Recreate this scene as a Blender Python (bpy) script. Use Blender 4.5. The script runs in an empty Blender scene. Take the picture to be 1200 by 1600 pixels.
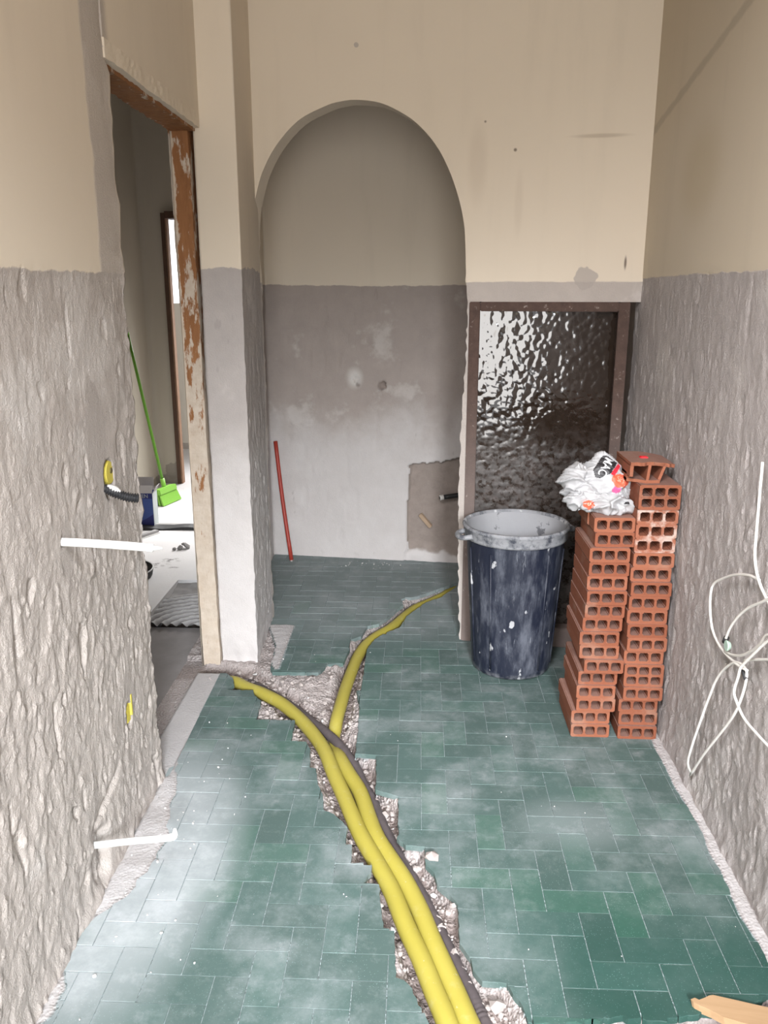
import bpy, bmesh, math, random
import numpy as np
from mathutils import Vector, Matrix
from mathutils.bvhtree import BVHTree

random.seed(7)
SC = bpy.context.scene
COL = SC.collection

# ------------------------------------------------------------------ camera
cam_d = bpy.data.cameras.new('camera')
cam = bpy.data.objects.new('camera', cam_d)
COL.objects.link(cam)
SC.camera = cam
cam_d.sensor_fit = 'HORIZONTAL'
cam_d.sensor_width = 36.0
cam_d.lens = 1290.0 / 1200.0 * 36.0
cam_d.clip_start = 0.02
PITCH = math.atan(343 / 1290.0)
YAW = math.atan(55 * math.cos(PITCH) / 1290.0)
cam.location = (0, 0, 1.5)
cam.rotation_euler = (math.pi / 2 - PITCH, 0, YAW)

# ------------------------------------------------------------------ world, lights, exposure
world = bpy.data.worlds.new('sky')
SC.world = world
world.use_nodes = True
wn = world.node_tree.nodes
wn['Background'].inputs[0].default_value = (0.93, 0.96, 1.0, 1)
wn['Background'].inputs[1].default_value = 2.6


def area(name, loc, target, sx, sy, watts, col=(1, 1, 1), spread=180):
    l = bpy.data.lights.new(name, 'AREA')
    l.shape = 'RECTANGLE'
    l.size, l.size_y = sx, sy
    l.energy = watts
    l.color = col
    l.spread = math.radians(spread)
    o = bpy.data.objects.new(name, l)
    COL.objects.link(o)
    o.location = loc
    d = Vector(target) - Vector(loc)
    o.rotation_euler = d.to_track_quat('-Z', 'Y').to_euler()
    return o


# daylight through the opening behind the photographer: the sky seen upwards, and what the ground outside throws back
area('opening_sky_light', (0.50, -2.52, 2.20), (-0.10, 2.20, 0.0), 0.55, 0.6, 29, (0.90, 0.95, 1.0), 42)
area('opening_ground_light', (0.12, -1.60, 1.35), (0.12, 2.0, 1.35), 1.1, 1.9, 72, (1.0, 0.965, 0.93))
area('fill_left_wall', (0.55, -0.55, 2.92), (-0.76, 1.60, 0.0), 0.7, 0.9, 12, (0.88, 0.94, 1.0), 52)  # added fill lamp, out of view, brightens the lower left wall
area('fill_right_wall', (-0.50, -0.55, 2.92), (0.95, 2.30, 0.55), 0.7, 0.9, 23, (0.97, 0.95, 0.98), 60)  # second added fill lamp, unseen, lifts the right wall
# daylight through the window of the room beyond the doorway (on its right-hand wall) and through its far doorway
area('hall_daylight', (-0.98, 5.5, 1.15), (-1.6, 5.0, 0.0), 1.3, 0.9, 13, (1.0, 0.99, 0.98), 90)
area('hall_far_daylight', (-1.25, 7.6, 1.6), (-1.5, 5.6, 0.0), 1.0, 1.2, 22, (1.0, 0.99, 0.98), 80)

SC.view_settings.view_transform = 'Standard'
SC.view_settings.look = 'None'
SC.view_settings.exposure = 0.0
SC.view_settings.gamma = 1.0
SC.view_settings.use_curve_mapping = False


# ------------------------------------------------------------------ numeric noise
def vn(x, y, seed=0):
    x = np.asarray(x, float); y = np.asarray(y, float)
    xi = np.floor(x).astype(np.int64); yi = np.floor(y).astype(np.int64)
    xf = x - xi; yf = y - yi
    xf = xf * xf * (3 - 2 * xf); yf = yf * yf * (3 - 2 * yf)

    def h(a, b):
        n = (a * 374761393 + b * 668265263 + seed * 982451653) & 0xFFFFFFFF
        n = ((n ^ (n >> 13)) * 1274126177) & 0xFFFFFFFF
        n = n ^ (n >> 16)
        return (n & 0xFFFFFF) / float(0xFFFFFF)
    a = h(xi, yi); b = h(xi + 1, yi); c = h(xi, yi + 1); d = h(xi + 1, yi + 1)
    return (a * (1 - xf) + b * xf) * (1 - yf) + (c * (1 - xf) + d * xf) * yf


def fbm(x, y, seed=0, o=4):
    s = 0; a = 0.5; t = 0
    for k in range(o):
        s = s + a * vn(x * 2 ** k, y * 2 ** k, seed + 17 * k); t += a; a *= 0.5
    return s / t


def sst(a, b, x):
    t = np.clip((x - a) / (b - a), 0, 1)
    return t * t * (3 - 2 * t)


def pip(px, py, poly):
    ins = np.zeros(px.shape, bool)
    n = len(poly); j = n - 1
    for i in range(n):
        xi, yi = poly[i]; xj, yj = poly[j]
        if yi != yj:
            c = ((yi > py) != (yj > py)) & (px < (xj - xi) * (py - yi) / (yj - yi) + xi)
            ins ^= c
        j = i
    return ins


def dist_poly(px, py, pts):
    d = np.full(px.shape, 9.0)
    for (x0, y0), (x1, y1) in zip(pts[:-1], pts[1:]):
        dx, dy = x1 - x0, y1 - y0
        L = dx * dx + dy * dy + 1e-12
        t = np.clip(((px - x0) * dx + (py - y0) * dy) / L, 0, 1)
        d = np.minimum(d, np.hypot(px - x0 - t * dx, py - y0 - t * dy))
    return d


# ------------------------------------------------------------------ object helpers
def tag(o, label=None, cat=None, group=None, kind=None):
    if label: o['label'] = label
    if cat: o['category'] = cat
    if group: o['group'] = group
    if kind: o['kind'] = kind
    return o


def link(name, me, mat=None, parent=None, smooth=False):
    if mat is not None and not me.materials:
        me.materials.append(mat)
    if smooth:
        me.polygons.foreach_set('use_smooth', [True] * len(me.polygons))
    o = bpy.data.objects.new(name, me)
    COL.objects.link(o)
    if parent is not None: o.parent = parent
    return o


def mesh(name, verts, faces, mat=None, parent=None, smooth=False):
    me = bpy.data.meshes.new(name)
    me.from_pydata([tuple(v) for v in verts], [], [tuple(f) for f in faces])
    me.update()
    return link(name, me, mat, parent, smooth)


def from_bm(name, bm, mat=None, parent=None, smooth=False):
    me = bpy.data.meshes.new(name)
    bmesh.ops.recalc_face_normals(bm, faces=bm.faces)
    bm.to_mesh(me); bm.free()
    return link(name, me, mat, parent, smooth)


def empty(name, loc, rz=0):
    o = bpy.data.objects.new(name, None)
    COL.objects.link(o)
    o.location = loc; o.rotation_euler = (0, 0, rz)
    o.empty_display_size = 0.05
    return o


def bm_box(bm, x0, x1, y0, y1, z0, z1, mat=None):
    vs = [bm.verts.new((x, y, z)) for x in (x0, x1) for y in (y0, y1) for z in (z0, z1)]
    for f in ((0, 1, 3, 2), (4, 6, 7, 5), (0, 4, 5, 1), (2, 3, 7, 6), (0, 2, 6, 4), (1, 5, 7, 3)):
        bm.faces.new([vs[i] for i in f])
    return vs


def box(name, x0, x1, y0, y1, z0, z1, mat, parent=None, bevel=0):
    bm = bmesh.new()
    bm_box(bm, x0, x1, y0, y1, z0, z1)
    if bevel:
        bmesh.ops.bevel(bm, geom=bm.edges[:], offset=bevel, segments=2, affect='EDGES')
    return from_bm(name, bm, mat, parent)


def grid_faces(nu, nv, closed=False):
    i = np.arange(nu - (0 if closed else 1))[:, None]; j = np.arange(nv - 1)[None, :]
    i2 = (i + 1) % nu
    return np.stack([i * nv + j, i2 * nv + j, i2 * nv + j + 1, i * nv + j + 1], -1).reshape(-1, 4)


def np_mesh(name, V, F, mat=None, parent=None, smooth=True, attrs=None):
    """fast mesh of quads from numpy arrays, with float point attributes"""
    me = bpy.data.meshes.new(name)
    me.vertices.add(len(V)); me.vertices.foreach_set('co', np.asarray(V, np.float32).ravel())
    n = len(F)
    me.loops.add(n * 4); me.loops.foreach_set('vertex_index', np.asarray(F, np.int32).ravel())
    me.polygons.add(n)
    me.polygons.foreach_set('loop_start', np.arange(0, n * 4, 4, dtype=np.int32))
    me.polygons.foreach_set('loop_total', np.full(n, 4, dtype=np.int32))
    if smooth: me.polygons.foreach_set('use_smooth', np.ones(n, bool))
    me.update(calc_edges=True)
    for k, a in (attrs or {}).items():
        at = me.attributes.new(k, 'FLOAT', 'POINT')
        at.data.foreach_set('value', np.asarray(a, np.float32).ravel())
    me.validate()
    return link(name, me, mat, parent)


def catmull(pts, sub):
    P = [np.array(p, float) for p in pts]
    P = [2 * P[0] - P[1]] + P + [2 * P[-1] - P[-2]]
    out = []
    for i in range(1, len(P) - 2):
        p0, p1, p2, p3 = P[i - 1:i + 3]
        for k in range(sub):
            t = k / sub
            out.append(0.5 * (2 * p1 + (p2 - p0) * t + (2 * p0 - 5 * p1 + 4 * p2 - p3) * t * t + (3 * p1 - p0 - 3 * p2 + p3) * t ** 3))
    out.append(P[-2])
    return np.array(out)


def tube(name, pts, r, mat, parent=None, seg=12, sub=4, rfun=None, wob=0, caps=True):
    P = catmull(pts, sub) if sub > 1 else np.array(pts, float)
    n = len(P)
    T = np.gradient(P, axis=0); T /= np.linalg.norm(T, axis=1)[:, None]
    up = np.array([0, 0, 1.0])
    if abs(T[0] @ up) > 0.9: up = np.array([1.0, 0, 0])
    N = up - T[0] * (T[0] @ up); N /= np.linalg.norm(N)
    s = np.concatenate([[0], np.cumsum(np.linalg.norm(np.diff(P, axis=0), axis=1))])
    V = []
    a = np.arange(seg) * 2 * math.pi / seg
    for i in range(n):
        N = N - T[i] * (T[i] @ N); N /= np.linalg.norm(N)
        Bn = np.cross(T[i], N)
        rr = r if rfun is None else rfun(s[i], s[-1])
        if wob: rr = rr * (1 + wob * (vn(s[i] * 30, 0.5, 3) - 0.5))
        V.append(P[i] + rr * (np.cos(a)[:, None] * N + np.sin(a)[:, None] * Bn))
    V = np.concatenate(V)
    F = []
    for i in range(n - 1):
        for k in range(seg):
            k2 = (k + 1) % seg
            F.append((i * seg + k, i * seg + k2, (i + 1) * seg + k2, (i + 1) * seg + k))
    if caps:
        F.append(tuple(range(seg))[::-1]); F.append(tuple((n - 1) * seg + k for k in range(seg)))
    return mesh(name, V, F, mat, parent, True)


def lathe(name, prof, mat, parent=None, seg=48, smooth=True, loc=(0, 0, 0)):
    V = []; F = []
    for r, z in prof:
        for k in range(seg):
            a = 2 * math.pi * k / seg
            V.append((loc[0] + r * math.cos(a), loc[1] + r * math.sin(a), loc[2] + z))
    for i in range(len(prof) - 1):
        for k in range(seg):
            k2 = (k + 1) % seg
            F.append((i * seg + k, i * seg + k2, (i + 1) * seg + k2, (i + 1) * seg + k))
    return mesh(name, V, F, mat, parent, smooth)


# ------------------------------------------------------------------ material helper
class Mat:
    def __init__(self, name, rough=0.85, spec=0.3):
        self.m = bpy.data.materials.new(name)
        self.m.use_nodes = True
        self.nt = self.m.node_tree
        self.b = self.nt.nodes['Principled BSDF']
        self.b.inputs['Roughness'].default_value = rough
        self.b.inputs['Specular IOR Level'].default_value = spec
        self._pos = None

    def node(self, t, **props):
        n = self.nt.nodes.new(t)
        for k, v in props.items(): setattr(n, k, v)
        return n

    def put(self, sock, v):
        if isinstance(v, bpy.types.NodeSocket): self.nt.links.new(v, sock)
        elif v is not None:
            if hasattr(sock.default_value, '__len__') and not hasattr(v, '__len__'): v = (v,) * len(sock.default_value)
            if hasattr(v, '__len__') and len(v) == 3 and len(sock.default_value) == 4: v = (*v, 1)
            sock.default_value = v

    def pos(self):
        if self._pos is None: self._pos = self.node('ShaderNodeNewGeometry').outputs['Position']
        return self._pos

    def obj(self): return self.node('ShaderNodeTexCoord').outputs['Object']

    def rnd(self): return self.node('ShaderNodeObjectInfo').outputs['Random']

    def attr(self, name): return self.node('ShaderNodeAttribute', attribute_name=name).outputs['Fac']

    def xyz(self, v=None):
        n = self.node('ShaderNodeSeparateXYZ'); self.put(n.inputs[0], v or self.pos()); return n.outputs

    def mapv(self, v=None, scale=(1, 1, 1), loc=(0, 0, 0), rot=(0, 0, 0)):
        n = self.node('ShaderNodeMapping'); self.put(n.inputs['Vector'], v or self.pos())
        n.inputs['Scale'].default_value = scale; n.inputs['Location'].default_value = loc; n.inputs['Rotation'].default_value = rot
        return n.outputs[0]

    def noise(self, scale, v=None, detail=4, rough=0.6, dist=0):
        n = self.node('ShaderNodeTexNoise'); self.put(n.inputs['Vector'], v or self.pos())
        n.inputs['Scale'].default_value = scale; n.inputs['Detail'].default_value = detail
        n.inputs['Roughness'].default_value = rough; n.inputs['Distortion'].default_value = dist
        return n.outputs[0]

    def vor(self, scale, v=None, feature='F1', out='Distance'):
        n = self.node('ShaderNodeTexVoronoi', feature=feature); self.put(n.inputs['Vector'], v or self.pos())
        n.inputs['Scale'].default_value = scale
        return n.outputs[out]

    def math(self, op, a, b=None, c=None, clamp=False):
        n = self.node('ShaderNodeMath', operation=op, use_clamp=clamp)
        self.put(n.inputs[0], a); self.put(n.inputs[1], b)
        if c is not None: self.put(n.inputs[2], c)
        return n.outputs[0]

    def step(self, a, b, x):  # smoothstep a..b
        n = self.node('ShaderNodeMapRange', interpolation_type='SMOOTHSTEP')
        self.put(n.inputs['Value'], x)
        n.inputs['From Min'].default_value = a; n.inputs['From Max'].default_value = b
        return n.outputs[0]

    def near(self, c, r0, r1, scale=(1, 1, 1), v=None):  # 1 inside r0, 0 outside r1, around point c
        m = self.mapv(v, scale=scale, loc=tuple(-ci * s for ci, s in zip(c, scale)))
        n = self.node('ShaderNodeVectorMath', operation='LENGTH'); self.put(n.inputs[0], m)
        return self.step(r1, r0, n.outputs['Value'])

    def mix(self, f, a, b, blend='MIX'):
        n = self.node('ShaderNodeMix', data_type='RGBA', blend_type=blend)
        self.put(n.inputs[0], f); self.put(n.inputs[6], a); self.put(n.inputs[7], b)
        return n.outputs[2]

    def mixf(self, f, a, b):
        n = self.node('ShaderNodeMix', data_type='FLOAT')
        self.put(n.inputs[0], f); self.put(n.inputs[2], a); self.put(n.inputs[3], b)
        return n.outputs[0]

    def color(self, c): self.put(self.b.inputs['Base Color'], c); return self

    def rough(self, r): self.put(self.b.inputs['Roughness'], r); return self

    def bump(self, h, strength=0.5, dist=0.005, prev=None):
        n = self.node('ShaderNodeBump'); self.put(n.inputs['Height'], h)
        n.inputs['Strength'].default_value = strength; n.inputs['Distance'].default_value = dist
        if prev: self.put(n.inputs['Normal'], prev)
        self.put(self.b.inputs['Normal'], n.outputs[0])
        return n.outputs[0]


def plain(name, col, rough=0.6, var=0.15, scale=30, spec=0.4, bump=0.0):
    m = Mat(name, rough, spec)
    n = m.noise(scale, m.obj(), 4)
    lo = tuple(c * (1 - var) for c in col); hi = tuple(min(1, c * (1 + var)) for c in col)
    m.color(m.mix(n, lo, hi))
    if bump: m.bump(n, bump, 0.002)
    return m.m


CREAM = (0.70, 0.615, 0.505)
CEMENT = (0.47, 0.42, 0.385)
PALE = (0.60, 0.56, 0.53)


def wall_mat(name, line, amp=0.03, cream=CREAM, cement=CEMENT, band=None, patches=(), stains=(), stroke=None, relief=1.0, cutcol=None, pale=0.0):
    """cream paint above a ragged line, stripped grey cement plaster below it.
    patches: (centre, radius, xyz scale) fresh grey plaster; stains: thin darker strokes (centre, radius, scale)."""
    m = Mat(name, 0.9, 0.2)
    p = m.pos(); x, y, z = m.xyz(p)
    n1 = m.noise(4.0, p, 3); n2 = m.noise(30.0, p, 4)
    sd = m.math('ADD', m.math('SUBTRACT', z, line), m.math('MULTIPLY', m.math('SUBTRACT', n1, 0.5), amp * 1.2))
    sd = m.math('ADD', sd, m.math('MULTIPLY', m.math('SUBTRACT', n2, 0.5), amp * 0.45))
    up = m.step(-0.0025, 0.0025, sd)
    if band:   # cement-coloured repair band along the door edge, to the top
        yb = m.math('ADD', y, m.math('MULTIPLY', m.math('SUBTRACT', m.noise(5, p, 3), 0.5), 0.08))
        bandmask = m.math('MULTIPLY', m.step(band - 0.012, band + 0.012, yb), m.step(2.32, 2.28, y))
        up = m.math('MULTIPLY', up, m.math('SUBTRACT', 1.0, m.math('MULTIPLY', bandmask, 0.8)))
    big = m.noise(1.7, p, 3)
    stre = m.noise(1.0, m.mapv(p, scale=(9, 9, 1.2)), 4)
    cr = m.mix(big, tuple(c * 0.93 for c in cream), cream)
    cr = m.mix(m.math('MULTIPLY', m.step(0.5, 0.75, stre), 0.16), cr, tuple(c * 0.72 for c in cream))
    ce = m.mix(m.noise(7, p, 5, 0.65), tuple(c * 0.80 for c in cement), tuple(min(1, c * 1.13) for c in cement))
    white = m.math('MULTIPLY', m.step(0.56, 0.66, m.noise(3.2, p, 5, 0.62)), 0.55)
    ce = m.mix(white, ce, PALE)
    if pale:   # paler lower half, part skim coat, part daylight put into the colour, cloudy edge
        low_lit = m.step(1.02, 0.55, m.math('ADD', z, m.math('MULTIPLY', m.math('SUBTRACT', m.noise(2.6, p, 5, 0.65), 0.5), 0.9)))
        ce = m.mix(m.math('MULTIPLY', low_lit, pale), ce, m.mix(m.noise(9, p, 4), (0.52, 0.485, 0.47), (0.64, 0.61, 0.60)))
    # old tile adhesive dabs: small dark vertical drips
    dab = m.step(0.70, 0.76, m.noise(1.0, m.mapv(p, scale=(26, 26, 9)), 2))
    ce = m.mix(m.math('MULTIPLY', dab, 0.30), ce, tuple(c * 0.62 for c in cement))
    col = m.mix(up, ce, cr)
    for c, r, s in patches:
        wob = m.node('ShaderNodeVectorMath', operation='ADD')
        nn = m.node('ShaderNodeTexNoise'); nn.inputs['Scale'].default_value = 26; m.put(nn.inputs['Vector'], p)
        sc = m.node('ShaderNodeVectorMath', operation='SCALE'); m.put(sc.inputs[0], nn.outputs['Color']); sc.inputs['Scale'].default_value = r * 1.1
        m.put(wob.inputs[0], p); m.put(wob.inputs[1], sc.outputs[0])
        cc = tuple(ci + r * 0.55 for ci in c)
        k = m.near(cc, r * 0.86, r, s, wob.outputs[0])
        col = m.mix(m.math('MULTIPLY', k, 0.85), col, tuple(ci * 0.86 for ci in cement))
    for c, r, s, f, cc in stains:
        k = m.near(c, r * 0.3, r, s)
        col = m.mix(m.math('MULTIPLY', k, f), col, cc)
    if stroke:  # a diagonal filled chase across the wall: (y0, z0, y1, z1, halfwidth)
        y0, z0, y1, z1, hw = stroke
        sl = (z1 - z0) / (y1 - y0)
        dd = m.math('ABSOLUTE', m.math('SUBTRACT', m.math('SUBTRACT', z, z0), m.math('MULTIPLY', m.math('SUBTRACT', y, y0), sl)))
        dd = m.math('ADD', dd, m.math('MULTIPLY', m.math('SUBTRACT', m.noise(16, p, 3), 0.5), 0.02))
        col = m.mix(m.math('MULTIPLY', m.step(hw, hw * 0.3, dd), 0.45), col, tuple(c * 0.55 for c in cream))
    if cutcol:
        col = m.mix(m.step(-0.016, -0.024, m.attr('cut')), col, m.mix(m.noise(22, p, 5, 0.7), tuple(c * 0.6 for c in cutcol), cutcol))
    m.color(col)
    fine = m.noise(190, p, 4, 0.7); med = m.noise(1, m.mapv(p, scale=(60, 60, 34)), 5, 0.7)
    low = m.math('SUBTRACT', 1.0, up)
    h = m.math('MULTIPLY', m.math('ADD', m.math('MULTIPLY', fine, 0.9), m.math('MULTIPLY', med, 0.7)), low)
    h = m.math('ADD', h, m.math('MULTIPLY', m.noise(18, p, 3), 0.10))
    h = m.math('ADD', h, m.math('MULTIPLY', up, 0.5))
    m.bump(h, 0.55 * relief, 0.006)
    return m.m


M = {}
M['wall_left'] = wall_mat('left_wall_plaster', 1.548, 0.03, band=2.13, relief=1.5,
                          patches=[((-0.8, 1.78, 0.93), 0.06, (1, 1.3, 0.75)), ((-0.8, 2.0, 1.14), 0.09, (1, 1.1, 0.55)), ((-0.8, 2.08, 0.38), 0.07, (1, 1.9, 0.6)),
                                   ((-0.8, 1.78, 0.16), 0.09, (1, 1.5, 0.6))])
M['wall_right'] = wall_mat('right_wall_plaster', 1.555, 0.02, cream=(0.60, 0.525, 0.415), cement=(0.46, 0.42, 0.405), stroke=(3.4, 2.06, 2.1, 2.31, 0.022), relief=1.5,
                           stains=[((0.85, 2.75, 1.85), 0.25, (1, 1, 1.3), 0.30, (0.42, 0.34, 0.2))])
M['wall_front'] = wall_mat('front_wall_plaster', 1.541, 0.012,
                           patches=[((0.645, 3.37, 1.555), 0.042, (1, 1, 0.9)), ((-0.25, 3.5, 2.415), 0.010, (1, 1, 1))],
                           stains=[((0.67, 3.36, 2.065), 0.14, (1, 1, 13), 0.5, (0.36, 0.29, 0.22)), ((0.22, 3.43, 1.98), 0.2, (4, 1, 1), 0.22, (0.42, 0.34, 0.27)),
                                   ((0.38, 3.4, 1.83), 0.16, (7, 1, 1), 0.16, (0.42, 0.34, 0.27)), ((0.79, 3.34, 1.61), 0.035, (5, 1, 1), 0.8, (0.09, 0.06, 0.05)),
                                   ((0.36, 3.41, 2.025), 0.009, (1, 1, 1), 0.8, (0.1, 0.07, 0.05)), ((0.245, 3.43, 2.128), 0.007, (1, 1, 1), 0.8, (0.1, 0.07, 0.05))])
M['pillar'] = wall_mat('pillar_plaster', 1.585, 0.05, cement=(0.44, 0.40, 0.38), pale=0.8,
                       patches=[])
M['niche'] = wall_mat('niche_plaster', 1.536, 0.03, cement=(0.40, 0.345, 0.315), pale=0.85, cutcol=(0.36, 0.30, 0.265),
                      stains=[((-0.35, 4.59, 1.045), 0.06, (1, 1, 0.8), 0.8, (0.66, 0.63, 0.60)), ((-0.2, 4.57, 1.0), 0.03, (1, 1, 1), 0.8, (0.12, 0.1, 0.09)),
                              ((-0.33, 4.59, 1.005), 0.02, (1, 1, 1), 0.8, (0.13, 0.1, 0.09))])
M['hall'] = wall_mat('hall_plaster', 0.06, 0.05, cream=(0.52, 0.47, 0.40), cement=(0.36, 0.32, 0.28),
                     patches=[((-1.97, 6.48, 0.10), 0.08, (1, 1, 1))])
M['ceiling'] = plain('ceiling_paint', (0.62, 0.56, 0.48), 0.9, 0.08, 4)

# ------------------------------------------------------------------ measured outlines (metres)
ARCH = [(-0.018, 0.0), (-0.021, 0.363), (-0.016, 1.029), (-0.017, 1.544), (-0.021, 1.738), (-0.011, 1.822), (0.009, 1.896), (0.036, 1.971), (0.096, 2.067), (0.191, 2.157), (0.299, 2.204), (0.359, 2.219), (0.428, 2.223), (0.525, 2.208), (0.62, 2.163), (0.685, 2.114), (0.749, 2.041), (0.798, 1.952), (0.835, 1.854), (0.857, 1.764), (0.865, 1.681), (0.869, 1.591), (0.874, 1.525), (0.88, 1.463), (0.878, 1.239), (0.868, 1.029), (0.862, 0.813), (0.862, 0.589), (0.869, 0.299), (0.881, 0.0)]
RECESS = [(0.762, -0.02), (0.791, 0.079), (0.79, 0.289), (0.802, 0.532), (0.795, 0.557), (0.838, 0.57), (0.982, 0.585), (1.074, 0.614), (1.25, 0.60), (1.25, -0.02)]
LEFTB = [(0.10, 1.20), (0.039, 1.417), (0.026, 1.452), (0.014, 1.463), (0.001, 1.507), (-0.019, 1.531), (-0.037, 1.537), (-0.044, 1.683), (-0.071, 1.686), (-0.083, 1.773), (-0.089, 1.839), (-0.13, 1.842), (-0.112, 1.887), (-0.111, 1.926), (-0.17, 1.918), (-0.172, 1.999), (-0.191, 1.998), (-0.191, 2.073), (-0.207, 2.1), (-0.237, 2.135), (-0.269, 2.153), (-0.281, 2.231), (-0.306, 2.302), (-0.32, 2.378), (-0.342, 2.383), (-0.353, 2.492), (-0.375, 2.543), (-0.428, 2.541), (-0.434, 2.687), (-0.578, 2.686), (-0.584, 2.827), (-0.617, 2.869), (-0.63, 2.914), (-0.735, 2.91), (-0.716, 2.959), (-0.736, 3.018), (-0.769, 3.057)]
NICHEB = [(-0.60, 3.12), (-0.585, 3.076), (-0.395, 3.078), (-0.367, 3.158), (-0.302, 3.167), (-0.292, 3.272), (-0.286, 3.318), (-0.29, 3.415), (-0.246, 3.452), (-0.223, 3.572), (-0.172, 3.601), (-0.123, 3.702), (-0.093, 3.786), (-0.061, 3.847), (-0.074, 3.927), (0.016, 3.976), (0.134, 4.099), (0.225, 4.187), (0.5, 4.33)]
RIGHTB = [(0.5, 4.30), (0.238, 4.168), (0.155, 4.019), (0.131, 3.967), (0.05, 3.887), (-0.005, 3.777), (-0.042, 3.705), (-0.073, 3.563), (-0.147, 3.485), (-0.184, 3.419), (-0.216, 3.298), (-0.215, 3.186), (-0.21, 3.06), (-0.211, 2.931), (-0.228, 2.922), (-0.206, 2.797), (-0.2, 2.602), (-0.199, 2.471), (-0.126, 2.464), (-0.12, 2.266), (-0.095, 2.255), (-0.047, 2.234), (-0.046, 2.111), (-0.041, 2.054), (-0.047, 2.034), (-0.021, 2.0), (0.033, 1.998), (0.034, 1.923), (0.056, 1.892), (0.063, 1.845), (0.097, 1.805), (0.115, 1.773), (0.113, 1.646), (0.136, 1.599), (0.14, 1.566), (0.158, 1.535), (0.213, 1.531), (0.224, 1.501), (0.241, 1.472), (0.248, 1.432)]
CUT = [(0.248, 1.432), (0.308, 1.424), (0.435, 1.452), (0.501, 1.445), (0.528, 1.446), (0.565, 1.454), (0.592, 1.463), (0.711, 1.483), (0.744, 1.491), (0.776, 1.516), (0.802, 1.528), (0.87, 1.54)]
P1 = [(-0.734, 3.052), (-0.675, 2.998), (-0.616, 2.953), (-0.558, 2.904), (-0.506, 2.854), (-0.454, 2.786), (-0.407, 2.716), (-0.362, 2.638), (-0.322, 2.555), (-0.296, 2.486), (-0.262, 2.383), (-0.213, 2.249), (-0.16, 2.095), (-0.101, 1.959), (-0.054, 1.845), (-0.017, 1.727), (0.022, 1.621), (0.052, 1.524), (0.075, 1.454)]
P2 = [(0.227, 4.213), (0.146, 4.086), (0.062, 3.968), (-0.006, 3.875), (-0.06, 3.754), (-0.12, 3.61), (-0.179, 3.516), (-0.224, 3.414), (-0.25, 3.294), (-0.264, 3.161), (-0.276, 3.017), (-0.284, 2.867), (-0.29, 2.746), (-0.29, 2.665), (-0.277, 2.586), (-0.254, 2.501), (-0.214, 2.394), (-0.170, 2.294), (-0.134, 2.161), (-0.105, 2.069), (-0.065, 1.982), (-0.022, 1.892), (0.018, 1.785), (0.047, 1.687), (0.074, 1.604), (0.099, 1.528), (0.121, 1.457)]
P4 = [(-0.701, 3.119), (-0.585, 2.991), (-0.465, 2.863), (-0.368, 2.73), (-0.307, 2.642), (-0.26, 2.571), (-0.203, 2.468), (-0.168, 2.375), (-0.130, 2.281), (-0.092, 2.157), (-0.04, 2.014), (0.004, 1.914), (0.052, 1.789), (0.080, 1.706), (0.108, 1.622), (0.134, 1.552), (0.152, 1.497), (0.163, 1.462)]


def roughen(pts, step, jit, seed):
    rnd = random.Random(seed)
    out = []
    for (x0, y0), (x1, y1) in zip(pts[:-1], pts[1:]):
        L = math.hypot(x1 - x0, y1 - y0); n = max(1, int(L / step))
        for k in range(n):
            t = k / n
            j = jit if k else jit * 0.3
            out.append((x0 + (x1 - x0) * t + rnd.uniform(-j, j), y0 + (y1 - y0) * t + rnd.uniform(-j, j)))
    out.append(pts[-1])
    return out


LEFTB = roughen(LEFTB, 0.014, 0.0022, 1); NICHEB = roughen(NICHEB, 0.014, 0.002, 2)
RIGHTB = roughen(RIGHTB, 0.014, 0.0022, 3); CUT = roughen(CUT, 0.012, 0.006, 4)
LEFT = LEFTB + [(-0.795, 3.055), (-0.785, 2.374), (-0.80, 2.36), (-0.80, 1.20)]
NICHE = NICHEB + [(1.0, 4.36), (1.0, 4.44), (-0.84, 4.66), (-0.84, 3.6), (-0.69, 3.57), (-0.615, 3.33)]
RIGHT = RIGHTB + CUT[1:] + [(0.87, 3.34), (1.0, 3.34), (1.0, 4.33)]


# ------------------------------------------------------------------ walls
def path_wall(name, segs, zs, disp, mat, parent=None):
    """a wall swept along a plan path; segs = [(x, y, step to next point)], outward side is the right-hand side of travel"""
    pts = []
    for (x0, y0, st), nx in zip(segs[:-1], segs[1:]):
        L = math.hypot(nx[0] - x0, nx[1] - y0); n = max(1, int(round(L / st)))
        for k in range(n): pts.append((x0 + (nx[0] - x0) * k / n, y0 + (nx[1] - y0) * k / n))
    pts.append(segs[-1][:2])
    P = np.array(pts); d = np.diff(P, axis=0)
    u = np.concatenate([[0], np.cumsum(np.hypot(d[:, 0], d[:, 1]))])
    dn = d / np.hypot(d[:, 0], d[:, 1])[:, None]
    nrm = np.stack([dn[:, 1], -dn[:, 0]], 1)
    N = np.concatenate([nrm[:1], nrm[:-1] + nrm[1:], nrm[-1:]]); N /= np.linalg.norm(N, axis=1)[:, None]
    U, Z = np.meshgrid(u, zs, indexing='ij')
    X = np.repeat(P[:, :1], len(zs), 1); Y = np.repeat(P[:, 1:], len(zs), 1)
    D = disp(U, Z, X, Y) if disp else 0 * U
    V = np.stack([X + N[:, :1] * D, Y + N[:, 1:] * D, Z], -1).reshape(-1, 3)
    o = np_mesh(name, V, grid_faces(len(pts), len(zs)), mat, parent, True, {'cut': D})
    return tag(o, kind='structure')


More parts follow.
